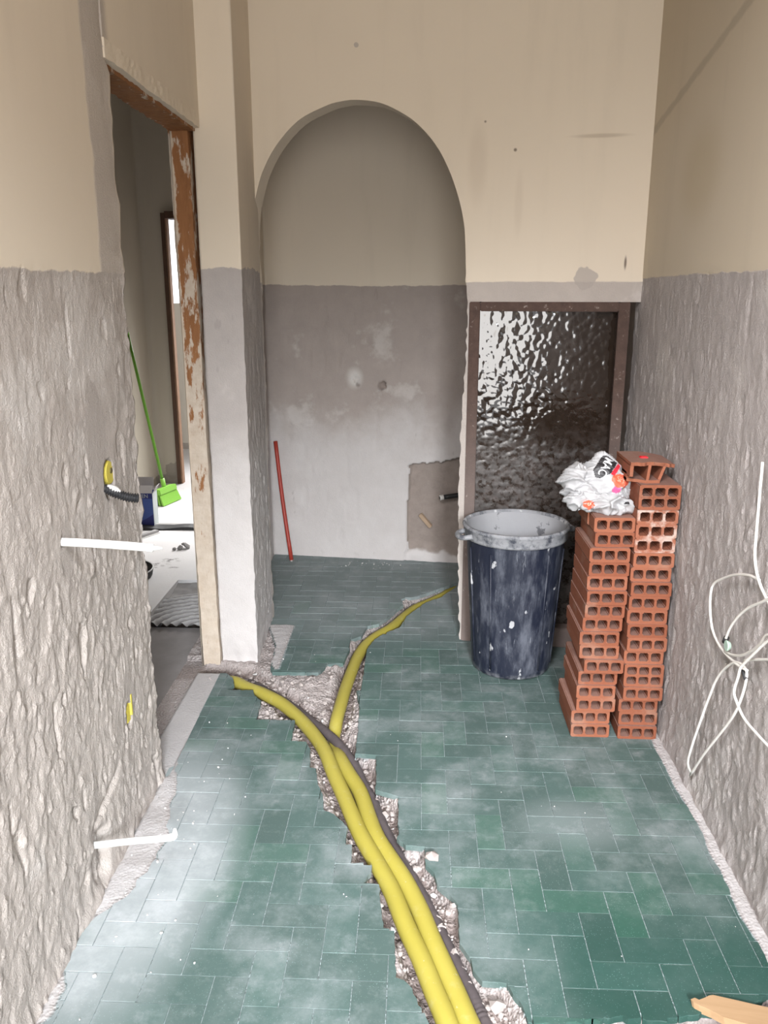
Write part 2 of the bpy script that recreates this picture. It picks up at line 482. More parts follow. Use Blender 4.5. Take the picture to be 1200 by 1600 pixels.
def rough_plaster(U, Z, line, seed, amp=1.0):
    """stripped tile-bed relief: flaky plateaus, granular lumps, short vertical gouges, fading out at the paint line"""
    low = sst(line + 0.01, line - 0.015, Z)
    more = 0.5 + 0.5 * sst(1.30, 0.80, Z)
    wu = U + 0.012 * (vn(U * 30, Z * 18, seed + 7) - 0.5); wz = Z + 0.03 * (vn(U * 22, Z * 14, seed + 8) - 0.5)
    d = (fbm(U * 5, Z * 4, seed, 2) - 0.5) * 0.005
    f = fbm(wu * 34, wz * 20, seed + 1, 4)
    d = d + 0.0013 * sst(0.50, 0.56, f) * more + 0.0012 * sst(0.62, 0.66, f) * more - 0.0012 * sst(0.38, 0.34, f) * more
    c = vn(wu * 40, wz * 10, seed + 3); d = d - 0.007 * sst(0.85, 0.90, c) * more
    c2 = vn(wu * 75, wz * 28, seed + 4); d = d + 0.0028 * sst(0.84, 0.9, c2) * more
    d = d + (fbm(U * 120, Z * 90, seed + 5, 2) - 0.5) * 0.0030 * more
    return (d - 0.002) * low * amp


zf = np.concatenate([np.arange(-0.1, 1.62, 0.006), np.arange(1.62, 2.96, 0.035)]); zf[-1] = 2.95


def disp_left(U, Z, X, Y):
    d = rough_plaster(U, Z, 1.548, 11, 1.15)
    near = sst(-0.86, -0.81, X)
    # rough broken edge of the opening
    e = sst(2.22, 2.30, Y)
    d = d + e * (fbm(U * 14, Z * 26, 5) - 0.6) * 0.022 * (Z < 2.2)
    # smooth fresh plaster round the junction box and pipes
    for cy, cz, ry, rz in ((2.04, 1.15, 0.10, 0.2), (1.78, 0.93, 0.05, 0.08), (2.075, 0.38, 0.035, 0.13)):
        k = sst(1.0, 0.7, np.hypot((Y - cy) / ry, (Z - cz) / rz))
        d = d * (1 - k) - 0.002 * k
    # cavities
    for cy, cz, ry, rz, dep in ((2.070, 1.03, 0.036, 0.052, 0.05), (2.066, 0.352, 0.022, 0.04, 0.05), (1.763, 0.951, 0.012, 0.012, 0.02)):
        k = np.hypot((Y - cy) / ry, (Z - cz) / rz) < 1
        d = np.where(k & (X > -0.82), -dep, d)
    # chipped pocket round the lower pipe and groove above it
    k = sst(1.0, 0.6, np.hypot((Y - 1.80) / 0.07, (Z - 0.10) / 0.09)); d = d - (0.010 + 0.016 * vn(Y * 60, Z * 40, 14)) * k
    gr = np.abs((Z - 0.19) - (Y - 1.78) * 0.35); k = sst(0.022, 0.006, gr) * sst(1.74, 1.80, Y) * sst(1.98, 1.90, Y); d = d - 0.014 * k
    k = sst(0.02, 0.006, np.abs(Y - 2.24 - 0.01 * np.sin(Z * 30))) * sst(0.14, 0.08, Z); d = d - 0.02 * k
    k = sst(0.07, 0.0, Z) * (vn(Y * 22, Z * 20, 4)); d = d + 0.012 * k
    return np.where(near > 0, d, 0)


wall_left = path_wall('wall_left', [(-0.80, -2.62, 0.2), (-0.80, 1.2, 0.0045), (-0.80, 2.30, 0.01), (-0.90, 2.30, 0.5), (-0.90, -2.62, 1)], zf, disp_left, M['wall_left'])
tag(box('lintel', -0.895, -0.7985, 2.270, 3.3, 2.095, 2.95, M['wall_left'], wall_left), kind='structure')


def disp_right(U, Z, X, Y):
    d = rough_plaster(U, Z, 1.555, 23, 1.0)
    foot = sst(0.10, 0.0, Z)
    return d + 0.008 * foot * vn(Y * 18, Z * 12, 3) - 0.004 * (1 - foot)


wall_right = path_wall('wall_right', [(0.853, 3.42, 0.006), (0.853, 1.2, 0.2), (0.853, -2.62, 1)], zf, disp_right, M['wall_right'])


def disp_pillar(U, Z, X, Y):
    front = sst(3.225, 3.21, Y)
    low = sst(1.59, 1.55, Z)
    side = rough_plaster(U, Z, 1.585, 31, 0.9)
    fr = (fbm(X * 7, Z * 6, 41) - 0.5) * 0.008 * low + (fbm(X * 60, Z * 50, 43, 2) - 0.5) * 0.002 * low
    edge = sst(-0.69, -0.66, X) * sst(3.26, 3.2, Y) * (fbm(U * 10, Z * 22, 44) - 0.6) * 0.014 * low
    foot = -0.010 * sst(0.12, 0.0, Z) * vn(X * 30, Z * 25, 6)
    return np.where(front > 0, fr, side) + edge + foot


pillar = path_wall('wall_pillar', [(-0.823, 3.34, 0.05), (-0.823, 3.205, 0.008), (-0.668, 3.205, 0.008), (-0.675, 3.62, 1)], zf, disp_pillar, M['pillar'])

# front wall with the arch, in its own slightly turned frame
ANG = math.radians(-8.5)
FU = Vector((math.cos(ANG), math.sin(ANG), 0)); FN = Vector((-math.sin(ANG), math.cos(ANG), 0)); FO = Vector((-0.675, 3.565, 0))


def front(s, d, z): return FO + FU * s + FN * d + Vector((0, 0, z))


def arch_outline():
    sm = catmull([(a, b, 0) for a, b in ARCH[5:22]], 4)[:, :2]
    left = roughen(ARCH[:6], 0.03, 0.004, 5)[:-1]
    right = roughen(ARCH[21:], 0.018, 0.0045, 6)[1:]
    return left + [tuple(p) for p in sm] + right


def front_wall():
    outline = [(-0.06, 0.0), (-0.06, 2.95), (1.62, 2.95), (1.62, 1.464), (0.895, 1.464), (0.895, 0.0)]
    loop = outline + arch_outline()[::-1]
    bm = bmesh.new()
    T = 0.10
    fr = [bm.verts.new(front(s, 0, z)) for s, z in loop]
    bk = [bm.verts.new(front(s, T, z)) for s, z in loop]
    n = len(loop)
    eds = [bm.edges.new((fr[i], fr[(i + 1) % n])) for i in range(n)]
    ret = bmesh.ops.triangle_fill(bm, edges=eds, use_beauty=True)
    mp = {a: b for a, b in zip(fr, bk)}
    for f in [g for g in ret['geom'] if isinstance(g, bmesh.types.BMFace)]:
        bm.faces.new([mp[v] for v in f.verts][::-1])
    for i in range(n):
        j = (i + 1) % n
        bm.faces.new((fr[i], fr[j], bk[j], bk[i]))
    o = from_bm('wall_front', bm, M['wall_front'])
    return tag(o, kind='structure')


front_wall()


def disp_niche(U, Z, X, Y):
    # U runs along the left side wall first (1.05 m), then along the back wall
    s = U - 1.055
    low = sst(1.545, 1.53, Z)
    d = -0.004 * low + (fbm(U * 6, Z * 5, 51) - 0.5) * 0.008 * low + (fbm(U * 50, Z * 30, 52, 2) - 0.5) * 0.0018 * low
    drip = sst(0.72, 0.8, vn(U * 24, Z * 8, 53)); d = d - 0.003 * drip * low
    rec = pip(s + (vn(s * 40, Z * 40, 8) - 0.5) * 0.012, Z + (vn(s * 40, Z * 40, 9) - 0.5) * 0.012, RECESS)
    rough = -0.05 + (fbm(s * 16, Z * 16, 55) - 0.5) * 0.02 + 0.03 * sst(0.12, 0.0, Z) + 0.018 * sst(0.3, 0.0, np.hypot(s - 0.9, Z - 0.12))
    d = np.where(rec, rough, d)
    for cs, cz, r, dep in ((0.495, 1.03, 0.02, 0.012), (0.646, 1.002, 0.022, 0.03), (0.655, 1.02, 0.012, 0.02)):
        d = d - dep * (np.hypot(s - cs, Z - cz) < r * (0.7 + 0.6 * vn(s * 90, Z * 90, 4)))
    return d


zn = np.concatenate([np.arange(-0.08, 1.6, 0.0085), np.arange(1.6, 2.96, 0.05)]); zn[-1] = 2.95
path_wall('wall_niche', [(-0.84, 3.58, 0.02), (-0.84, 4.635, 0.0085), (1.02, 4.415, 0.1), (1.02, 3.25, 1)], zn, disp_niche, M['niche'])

# far room seen through the doorway
hz = np.array([-0.1, 0.03, 0.1, 0.4, 1, 2, 2.95])
path_wall('wall_hall', [(-0.902, 6.50, 1), (-0.902, 3.18, 1)], hz, None, M['hall'])
path_wall('wall_hall_left', [(-2.105, 1.0, 0.05), (-2.105, 6.48, 0.05), (-1.935, 6.48, 1)], np.arange(-0.1, 2.96, 0.061), lambda U, Z, X, Y: (fbm(U * 3, Z * 3, 60) - 0.5) * 0.012 * sst(6.46, 6.3, Y), M['hall'])
tag(box('wall_hall_back', -1.935, -0.902, 6.48, 6.60, 2.06, 2.95, M['hall']), kind='structure')
tag(box('wall_hall_front', -2.2, -0.9, 0.9, 1.0, -0.1, 2.95, M['hall']), kind='structure')
# room behind it, with a window
bm = bmesh.new()
bm_box(bm, -3.2, -0.6, 8.0, 8.12, -0.1, 1.40); bm_box(bm, -3.2, -0.6, 8.0, 8.12, 2.25, 2.95)
bm_box(bm, -3.2, -2.75, 8.0, 8.12, 1.40, 2.25); bm_box(bm, -1.4, -0.6, 8.0, 8.12, 1.40, 2.25)
tag(from_bm('wall_far', bm, M['hall']), kind='structure')
tag(box('wall_far_left', -3.3, -3.2, 6.5, 8.1, -0.1, 2.95, M['hall']), kind='structure')
tag(box('wall_far_right', -0.6, -0.5, 6.5, 8.1, -0.1, 2.95, M['hall']), kind='structure')
# wall behind the photographer, with the opening that lights the room
bm = bmesh.new()
bm_box(bm, -0.9, -0.26, -2.72, -2.60, -0.1, 2.95); bm_box(bm, 0.86, 0.95, -2.72, -2.60, -0.1, 2.95)
bm_box(bm, -0.26, 0.86, -2.72, -2.60, 2.6, 2.95)
tag(from_bm('wall_back', bm, M['ceiling']), kind='structure')
bm = bmesh.new()   # the ceiling, with an unseen gap added above the two fill lamps
bm_box(bm, -3.3, 1.1, 0.0, 8.2, 2.95, 3.05); bm_box(bm, -0.95, 1.1, -2.75, -1.1, 2.95, 3.05)
tag(from_bm('ceiling', bm, M['ceiling']), kind='structure')

# ------------------------------------------------------------------ floor bed (grout, mortar, trench, earth)
fm = Mat('mortar_bed', 0.95, 0.15)
ex = fm.attr('exposed'); di = fm.attr('dirt')
g = fm.mix(fm.noise(9, None, 4), (0.20, 0.25, 0.25), (0.30, 0.34, 0.345))
mo = fm.mix(fm.noise(14, None, 6, 0.7), (0.27, 0.23, 0.215), (0.47, 0.42, 0.405))
mo = fm.mix(fm.math('MULTIPLY', fm.step(0.6, 0.7, fm.noise(60, None, 3)), 0.5), mo, (0.66, 0.63, 0.61))
sme = fm.attr('smear')
mo = fm.mix(sme, mo, fm.mix(fm.noise(11, None, 5), (0.38, 0.36, 0.355), (0.50, 0.475, 0.47)))
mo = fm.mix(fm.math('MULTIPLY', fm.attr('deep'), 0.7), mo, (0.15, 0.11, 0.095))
ea = fm.mix(fm.noise(20, None, 5), (0.035, 0.022, 0.016), (0.12, 0.08, 0.06))
fm.color(fm.mix(di, fm.mix(fm.step(0.25, 0.6, ex), g, mo), ea))
fm.bump(fm.math('MULTIPLY', fm.math('ADD', fm.noise(70, None, 5, 0.7), fm.math('MULTIPLY', fm.vor(120), 0.8)), fm.math('MULTIPLY_ADD', sme, -0.75, 1.0)), 0.9, 0.008)

ST = 0.0075
gx = np.arange(-0.985, 1.04, ST); gy = np.arange(0.95, 4.70, ST)
GX, GY = np.meshgrid(gx, gy, indexing='ij')
tiled = pip(GX, GY, LEFT) | pip(GX, GY, NICHE) | pip(GX, GY, RIGHT)
db = np.minimum(np.minimum(dist_poly(GX, GY, LEFTB[::3]), dist_poly(GX, GY, RIGHTB[::3])), np.minimum(dist_poly(GX, GY, NICHEB[::3]), dist_poly(GX, GY, CUT[::3])))
inner = tiled & (db > 0.009)
pathA = [(-1.1, 3.13), (-0.86, 3.11)] + P1 + [(0.10, 1.38), (0.16, 1.2), (0.25, 1.0)]
pathB = [(0.7, 4.42)] + P2[:-3]
dp = np.minimum(dist_poly(GX, GY, pathA), np.minimum(dist_poly(GX, GY, pathB), dist_poly(GX, GY, [(-1.1, 3.16)] + P4 + [(0.22, 1.25)])))
lump = fbm(GX * 24, GY * 24, 71, 5); lump2 = fbm(GX * 62, GY * 62, 72, 2)
bed = -0.010 - 0.016 * lump
hi = 0.016 * sst(0.5, 0.75, lump) * sst(0.03, 0.07, dp) * sst(-0.60, -0.45, GX)
tren = -0.070 + 0.022 * lump + 0.012 * lump2
tm = sst(0.066, 0.034, dp + (lump - 0.5) * 0.035)
zexp = bed * (1 - tm) + tren * tm + hi + (lump2 - 0.5) * 0.012
# gravelly hollow between the two branches
hol = sst(0.17, 0.05, np.hypot((GX + 0.34) * 1.0, (GY - 2.83) * 0.75)) * (1 - tm)
zexp = zexp - hol * (0.022 + 0.012 * lump2)
dirt = (~tiled & (GY < 1.62) & (GX > 0.255)) | (GY < 1.2)
dirt &= (GY < 1.56)
dirtm = np.where(dirt, 1.0, 0.0)
zexp = np.where(dirt, -0.055 + 0.05 * (lump - 0.5) + 0.02 * (lump2 - 0.5), zexp)
BZ = np.where(inner, -0.0016, np.where(tiled, np.minimum(zexp, -0.011), zexp))
# grey cement smeared over the tiles along the left wall, and the feet of the walls
nb = fbm(GX * 9, GY * 9, 81, 4)
lim = -0.80 + 0.085 * sst(0.42, 0.05, np.abs(GY - 1.98)) + 0.10 * (nb - 0.5)
sm = sst(0.03, -0.03, GX - lim) * (GY > 1.2) * (GY < 2.42)
smR = sst(0.815, 0.84, GX + 0.03 * (nb - 0.5)) * (GY < 3.35) * (GY > 1.55)
niche_edge = sst(0.07, 0.0, np.abs(GX + 0.63) - 0.02) * (GY > 3.1) * (GY < 3.56)
sm = np.clip(np.maximum(np.maximum(sm, smR), niche_edge), 0, 1)
BZ = np.where(inner, BZ + sm * (0.0042 + 0.0035 * nb + 0.004 * (lump2 - 0.5)), BZ)
# worn stone threshold strip level with the tiles, and the step down to the room beyond
thr = (GX < -0.785) & (GX > -0.895) & (GY > 2.30) & (GY < 3.06)
BZ = np.where(thr, -0.001 - 0.0015 * nb, BZ)
outl = (GX <= -0.895) & (GY < 3.25) & (GY > 2.2)
BZ = np.where(outl, -0.036 - 0.004 * nb, BZ)
BZ = np.where((GX < -0.83) & (GY < 2.25), -0.1, BZ)
exposed = np.where(inner, np.clip(sm * 1.5, 0, 1), 1.0)
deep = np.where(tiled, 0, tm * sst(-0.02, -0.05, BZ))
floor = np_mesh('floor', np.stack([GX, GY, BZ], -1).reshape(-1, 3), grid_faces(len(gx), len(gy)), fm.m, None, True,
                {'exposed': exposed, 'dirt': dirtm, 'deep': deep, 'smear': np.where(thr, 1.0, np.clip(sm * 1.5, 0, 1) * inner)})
tag(floor, kind='structure')
box('floor_base', -3.3, 1.1, -2.75, 8.2, -0.25, -0.13, plain('rough_screed', (0.25, 0.2, 0.17), 0.95), floor)
box('floor_slab', -0.9, 1.0, -2.7, 0.955, -0.14, -0.06, plain('dark_earth', (0.06, 0.045, 0.035), 0.95), floor)

# ------------------------------------------------------------------ tiles
tmx = Mat('green_terrazzo_tile', 0.5, 0.18)
rn = tmx.rnd(); p = tmx.pos()
c0 = tmx.mix(rn, (0.016, 0.056, 0.043), (0.030, 0.088, 0.072))
c0 = tmx.mix(tmx.math('MULTIPLY', tmx.step(0.80, 0.98, rn), 0.7), c0, (0.010, 0.085, 0.045))
c0 = tmx.mix(tmx.noise(45, p, 5, 0.7), tmx.mix(0.45, c0, (0.010, 0.040, 0.032)), c0)
chip = tmx.step(0.19, 0.11, tmx.vor(170, p))
chipm = tmx.step(0.4, 0.7, tmx.noise(6, p, 3))
c0 = tmx.mix(tmx.math('MULTIPLY', chip, tmx.math('MULTIPLY_ADD', chipm, 0.45, 0.20)), c0, (0.22, 0.34, 0.32))
# cement dust lying on the tiles
d1 = tmx.step(0.42, 0.72, tmx.noise(3.5, p, 6, 0.68))
d2 = tmx.step(0.50, 0.72, tmx.noise(15, p, 5, 0.7))
w = lambda c, r0, r1, s=(1, 1, 1): tmx.near(c, r0, r1, s)
left = w((-0.76, 1.92, 0), 0.14, 0.38, (1, 0.45, 1))
mid = w((0.47, 2.12, 0), 0.03, 0.30, (0.9, 1.2, 1))
nich = tmx.step(2.95, 3.75, tmx.xyz(p)[1])
frnt = w((0.55, 1.5, 0), 0.0, 0.40, (0.7, 1.6, 1))
base = tmx.math('MULTIPLY_ADD', d1, 0.28, 0.13)
for k, f in ((left, 0.98), (mid, 0.48), (nich, 0.55), (frnt, 0.12)):
    base = tmx.math('MAXIMUM', base, tmx.math('MULTIPLY', k, tmx.math('MULTIPLY_ADD', d1, 0.35 * f, 0.65 * f)))
base = tmx.math('ADD', base, tmx.math('MULTIPLY', d2, 0.14), clamp=True)
clean = tmx.math('MULTIPLY', tmx.step(0.05, 0.45, tmx.xyz(p)[0]), tmx.step(2.1, 1.55, tmx.xyz(p)[1]))
base = tmx.math('MULTIPLY', base, tmx.math('MULTIPLY_ADD', clean, -0.85, 1.0))
tmx.color(tmx.mix(base, c0, (0.455, 0.475, 0.490)))
tmx.rough(tmx.math('MULTIPLY_ADD', base, 0.35, 0.55))
tmx.bump(tmx.noise(120, p, 3), 0.10, 0.002)
M['tile'] = tmx.m

UN = 0.0783; TX0, TY0 = 0.023, 2.933


def clip_poly(poly, x0, x1, y0, y1):
    for ax, lim, keep in ((0, x0, 1), (0, x1, -1), (1, y0, 1), (1, y1, -1)):
        out = []
        for i in range(len(poly)):
            a = poly[i - 1]; b = poly[i]
            ia = (a[ax] - lim) * keep >= 0; ib = (b[ax] - lim) * keep >= 0
            if ia != ib:
                t = (lim - a[ax]) / (b[ax] - a[ax])
                out.append((a[0] + (b[0] - a[0]) * t, a[1] + (b[1] - a[1]) * t))
            if ib: out.append(b)
        poly = out
        if not poly: return []
    res = []
    for q in poly:
        if not res or math.hypot(q[0] - res[-1][0], q[1] - res[-1][1]) > 0.0006: res.append(q)
    while len(res) > 2 and math.hypot(res[0][0] - res[-1][0], res[0][1] - res[-1][1]) <= 0.0006: res.pop()
    return res


def poly_area(p): return 0.5 * sum(p[i - 1][0] * p[i][1] - p[i][0] * p[i - 1][1] for i in range(len(p)))


def tile_mesh(poly, z=0.0):
    if poly_area(poly) < 0: poly = poly[::-1]
    n = len(poly)
    cx = sum(q[0] for q in poly) / n; cy = sum(q[1] for q in poly) / n
    def sh(q, d):
        L = math.hypot(q[0] - cx, q[1] - cy) + 1e-9; k = max(0, 1 - d / L)
        return (cx + (q[0] - cx) * k, cy + (q[1] - cy) * k)
    V = [(*sh(q, 0.0009), z) for q in poly] + [(q[0], q[1], z - 0.0012) for q in poly] + [(q[0], q[1], z - 0.016) for q in poly]
    F = [tuple(range(n))]
    for r in range(2):
        for i in range(n):
            j = (i + 1) % n
            F.append((r * n + j, r * n + i, (r + 1) * n + i, (r + 1) * n + j))
    return V, F


pieces = []
J = 0.0009
for i in range(-13, 15):
    for j in range(-24, 24):
        kk = (i - j - 3) % 4
        if kk == 0: rect = (i, i + 2, j, j + 1)
        elif kk == 2: rect = (i, i + 1, j - 1, j + 1)
        else: continue
        x0, x1, y0, y1 = TX0 + UN * rect[0] + J, TX0 + UN * rect[1] - J, TY0 + UN * rect[2] + J, TY0 + UN * rect[3] - J
        if x1 < -0.8 or x0 > 1.0 or y1 < 1.2 or y0 > 4.6: continue
        for reg in (LEFT, NICHE, RIGHT):
            q = clip_poly(reg, x0, x1, y0, y1)
            if len(q) > 2 and abs(poly_area(q)) > 0.00025:
                pieces.append((math.hypot(0.5 * (x0 + x1), 0.5 * (y0 + y1)), q, abs(poly_area(q)) > 0.999 * (x1 - x0) * (y1 - y0), (x0, y0, x1, y1)))


def tile_in_view(x, y):
    # rough ground footprint of the photograph
    return y > 1.36 and x > -0.82 and not (x > 0.55 and y > 2.75) and x < 0.86


pieces.sort(key=lambda t: (not tile_in_view(0.5 * (t[3][0] + t[3][2]), 0.5 * (t[3][1] + t[3][3])), t[0]))
shared = {}
rt = random.Random(5)
SV, SF = [], []
for n, (dd, q, full, rc) in enumerate(pieces):
    dz = rt.uniform(-0.0007, 0.0003)
    if n < 290:
        if full:
            horiz = (rc[2] - rc[0]) > (rc[3] - rc[1])
            if horiz not in shared:
                V, F = tile_mesh([(rc[0] - rc[0], 0), (rc[2] - rc[0], 0), (rc[2] - rc[0], rc[3] - rc[1]), (0, rc[3] - rc[1])])
                me = bpy.data.meshes.new('tile'); me.from_pydata(V, [], F); me.update(); me.materials.append(M['tile'])
                shared[horiz] = me
            o = bpy.data.objects.new('tile', shared[horiz]); COL.objects.link(o)
            o.location = (rc[0], rc[1], dz)
            o.parent = floor
        else:
            V, F = tile_mesh(q, dz)
            mesh('tile', V, F, M['tile'], floor)
    else:
        V, F = tile_mesh(q, dz)
        b0 = len(SV); SV += V; SF += [tuple(b0 + a for a in f) for f in F]
o = mesh('tile_field', SV, SF, M['tile'], floor); tag(o, kind='stuff')

# ------------------------------------------------------------------ rubble in the trench and crumbs on the floor
rub = plain('mortar_crumbs', (0.36, 0.315, 0.295), 0.95, 0.35, 9)
whi = plain('plaster_crumbs', (0.50, 0.485, 0.47), 0.9, 0.08, 9)


def rock_pile(name, items, mat, parent=None, seed=3):
    rnd = random.Random(seed)
    base = bmesh.new(); bmesh.ops.create_icosphere(base, subdivisions=1, radius=1)
    bv = [v.co.copy() for v in base.verts]; bf = [[v.index for v in f.verts] for f in base.faces]; base.free()
    V = []; F = []
    for x, y, z, r in items:
        R = Matrix.Rotation(rnd.uniform(0, 6.28), 3, Vector((rnd.random(), rnd.random(), rnd.random() + 0.1)).normalized())
        sc = Vector((rnd.uniform(0.7, 1.3), rnd.uniform(0.6, 1.2), rnd.uniform(0.5, 0.9)))
        k = len(V)
        for v in bv:
            w = v * rnd.uniform(0.75, 1.15)
            w = R @ Vector((w.x * sc.x, w.y * sc.y, w.z * sc.z)) * r
            V.append((x + w.x, y + w.y, z + w.z))
        F += [tuple(k + a for a in f) for f in bf]
    return mesh(name, V, F, mat, parent)


def bed_z(x, y):
    i = min(max(int(round((x - gx[0]) / ST)), 0), len(gx) - 1); j = min(max(int(round((y - gy[0]) / ST)), 0), len(gy) - 1)
    return float(BZ[i, j]), bool(tiled[i, j])


rr = random.Random(12)
items = []; witems = []
allp = [np.array(P1), np.array(P2), np.array(P4)]
while len(items) < 900:
    P = allp[rr.randrange(3)]; k = rr.randrange(len(P) - 1); t = rr.random()
    c = P[k] * (1 - t) + P[k + 1] * t
    x = c[0] + rr.gauss(0, 0.055); y = c[1] + rr.gauss(0, 0.05)
    if not (1.38 < y < 4.1): continue
    z, on = bed_z(x, y)
    if on or float(dist_poly(np.array([x]), np.array([y]), [tuple(a) for a in P1])[0]) < 0.030 or float(dist_poly(np.array([x]), np.array([y]), [tuple(a) for a in P2])[0]) < 0.030: continue
    r = rr.choice([0.003, 0.004, 0.004, 0.005, 0.007, 0.010])
    (witems if rr.random() < 0.08 else items).append((x, y, z + r * 0.4, r))
for x, y, r in ((-0.205, 2.36, 0.014), (-0.33, 2.44, 0.012), (-0.145, 2.18, 0.012), (-0.12, 2.13, 0.01), (0.03, 1.86, 0.016), (0.07, 1.74, 0.015), (0.10, 1.66, 0.017), (-0.16, 2.33, 0.02), (-0.09, 2.2, 0.018), (0.16, 1.47, 0.016), (0.19, 1.50, 0.022), (0.05, 1.95, 0.022), (-0.2, 2.45, 0.015), (0.0, 2.0, 0.012)):
    items.append((x, y, bed_z(x, y)[0] + r * 0.3, r))
tag(rock_pile('rubble', items, rub), 'grey mortar rubble lying in the open pipe trench across the floor', 'rubble', kind='stuff')
# crumbs scattered on the tiles, on the pipes and along the walls
for k in range(120):
    a = rr.random()
    if a < 0.35: x, y = rr.uniform(-0.78, -0.5), rr.gauss(2.0, 0.25)
    elif a < 0.5: x, y = rr.gauss(-0.27, 0.09), rr.gauss(4.47, 0.04)
    elif a < 0.65: x, y = rr.gauss(-0.6, 0.05), rr.uniform(3.1, 3.5)
    else: x, y = rr.uniform(-0.7, 0.8), rr.uniform(1.6, 3.4)
    r = rr.choice([0.0012, 0.0015, 0.002, 0.002, 0.0035])
    if a < 0.5: r *= 1.6
    z, on = bed_z(x, y)
    if on: witems.append((x, y, max(z, 0) + r * 0.4, r))
tag(rock_pile('plaster_crumb', witems, whi, None, 9), 'white plaster crumbs scattered over the green tiled floor', 'crumbs', kind='stuff')

# ------------------------------------------------------------------ pipes in the trench
ym = Mat('yellow_pipe_sleeve', 0.5, 0.4)
yc = ym.mix(ym.noise(5, None, 4), (0.32, 0.27, 0.040), (0.39, 0.335, 0.070))
yc = ym.mix(ym.math('MULTIPLY', ym.step(0.55, 0.75, ym.noise(22, None, 5, 0.7)), 0.30), yc, (0.46, 0.42, 0.25))
yc = ym.mix(ym.math('MULTIPLY', ym.step(0.68, 0.73, ym.noise(60, None, 3)), 0.5), yc, (0.48, 0.45, 0.40))
ym.color(yc)
dkm = plain('dark_conduit_plastic', (0.085, 0.07, 0.072), 0.6, 0.35, 30)


def sm_z(n, base, dips):
    z = np.full(n, base)
    for c, wdt, dep in dips:
        z += dep * np.exp(-((np.arange(n) - c) / wdt) ** 2)
    return z


z1 = sm_z(len(P1), -0.028, [(0, 1.6, -0.010), (9, 1.5, 0.006)])
t = tube('yellow_pipe', [(-1.1, 3.15, -0.085), (-0.9, 3.13, -0.080), (-0.80, 3.10, -0.062)] + [(x, y, z) for (x, y), z in zip(P1, z1)] + [(0.10, 1.36, -0.035), (0.16, 1.15, -0.05)], 0.0245, ym.m, seg=16)
tag(t, 'yellow sleeved pipe in the trench bending left towards the open doorway', 'pipe')
z2 = sm_z(len(P2), -0.030, [(0, 3.0, -0.014), (13.5, 1.2, -0.038)])
t = tube('yellow_pipe', [(0.62, 4.32, -0.08), (0.42, 4.29, -0.068)] + [(x, y, z) for (x, y), z in zip(P2, z2)] + [(0.155, 1.36, -0.035), (0.215, 1.15, -0.05)], 0.0245, ym.m, seg=16)
tag(t, 'yellow sleeved pipe in the trench running under the dark conduit into the arched niche', 'pipe')
z4 = sm_z(len(P4), -0.052, [(4.5, 2.0, 0.022)])
z4[0] -= 0.02
t = tube('dark_conduit', [(-1.1, 3.2, -0.10), (-0.85, 3.18, -0.09)] + [(x, y, z) for (x, y), z in zip(P4, z4)] + [(0.20, 1.36, -0.06), (0.27, 1.15, -0.075)], 0.0165, dkm, seg=18, sub=12,
         rfun=lambda s, L: 0.0165 + 0.0009 * math.sin(s * 500))
tag(t, 'dark grey ribbed conduit lying beside the yellow pipes in the trench', 'conduit')

# ------------------------------------------------------------------ doorway frame (rough opening in the left wall)
wm = Mat('chipped_wood_frame', 0.85, 0.2)
ob = wm.pos()
grain = wm.noise(1, wm.mapv(ob, scale=(40, 40, 5)), 5, 0.65)
wood = wm.mix(grain, (0.15, 0.062, 0.024), (0.36, 0.17, 0.075))
plst = wm.mix(wm.noise(30, ob, 4), (0.40, 0.31, 0.235), (0.60, 0.53, 0.45))
zz = wm.xyz(ob)[2]
cov = wm.math('ADD', wm.noise(1, wm.mapv(ob, scale=(26, 26, 7)), 6, 0.7), wm.math('SUBTRACT', wm.math('MULTIPLY', wm.step(1.75, 0.4, zz), 0.21), wm.math('MULTIPLY', wm.step(2.03, 2.06, zz), 0.12)))
edge = wm.math('ADD', wm.step(-0.842, -0.828, wm.xyz(ob)[0]), wm.step(-0.890, -0.905, wm.xyz(ob)[0]), clamp=True)
cov = wm.math('ADD', cov, wm.math('MULTIPLY', edge, 0.10))
wm.color(wm.mix(wm.step(0.525, 0.60, cov), wood, plst))
wm.bump(wm.math('ADD', cov, wm.math('MULTIPLY', wm.noise(90, ob, 3), 0.3)), 0.7, 0.006)
M['woodframe'] = wm.m


def rough_box(name, x0, x1, y0, y1, z0, z1, mat, parent, step=0.02, amp=0.003, seed=1, taper=0.0):
    bm = bmesh.new(); bm_box(bm, x0, x1, y0, y1, z0, z1)
    long = max(x1 - x0, y1 - y0, z1 - z0)
    ax = 0 if x1 - x0 == long else (1 if y1 - y0 == long else 2)
    es = [e for e in bm.edges if abs(e.verts[0].co[ax] - e.verts[1].co[ax]) > 0.5 * long]
    bmesh.ops.subdivide_edges(bm, edges=es, cuts=int(long / step), use_grid_fill=True)
    es = [e for e in bm.edges if 0.02 < e.calc_length() and abs(e.verts[0].co[ax] - e.verts[1].co[ax]) < 1e-6]
    bmesh.ops.subdivide_edges(bm, edges=es, cuts=3, use_grid_fill=True)
    for v in bm.verts:
        c = v.co
        n1 = float(vn(c.z * 45 + c.y * 45 + seed, c.x * 45 + c.y * 20, seed)) - 0.5
        n2 = float(vn(c.z * 40 + c.y * 40 + seed + 7, c.x * 40, seed + 3)) - 0.5
        c.x += n1 * amp * 2; c.y += n2 * amp * 2
        if ax != 2: c.z += n1 * amp * 2
        if taper: c.x += taper * (c.z - z0) / (z1 - z0)
    return from_bm(name, bm, mat, parent, False)


door = empty('door_1', (-0.86, 2.74, 0)); tag(door, kind='structure')
DI = Matrix.Translation((0.86, -2.74, 0))


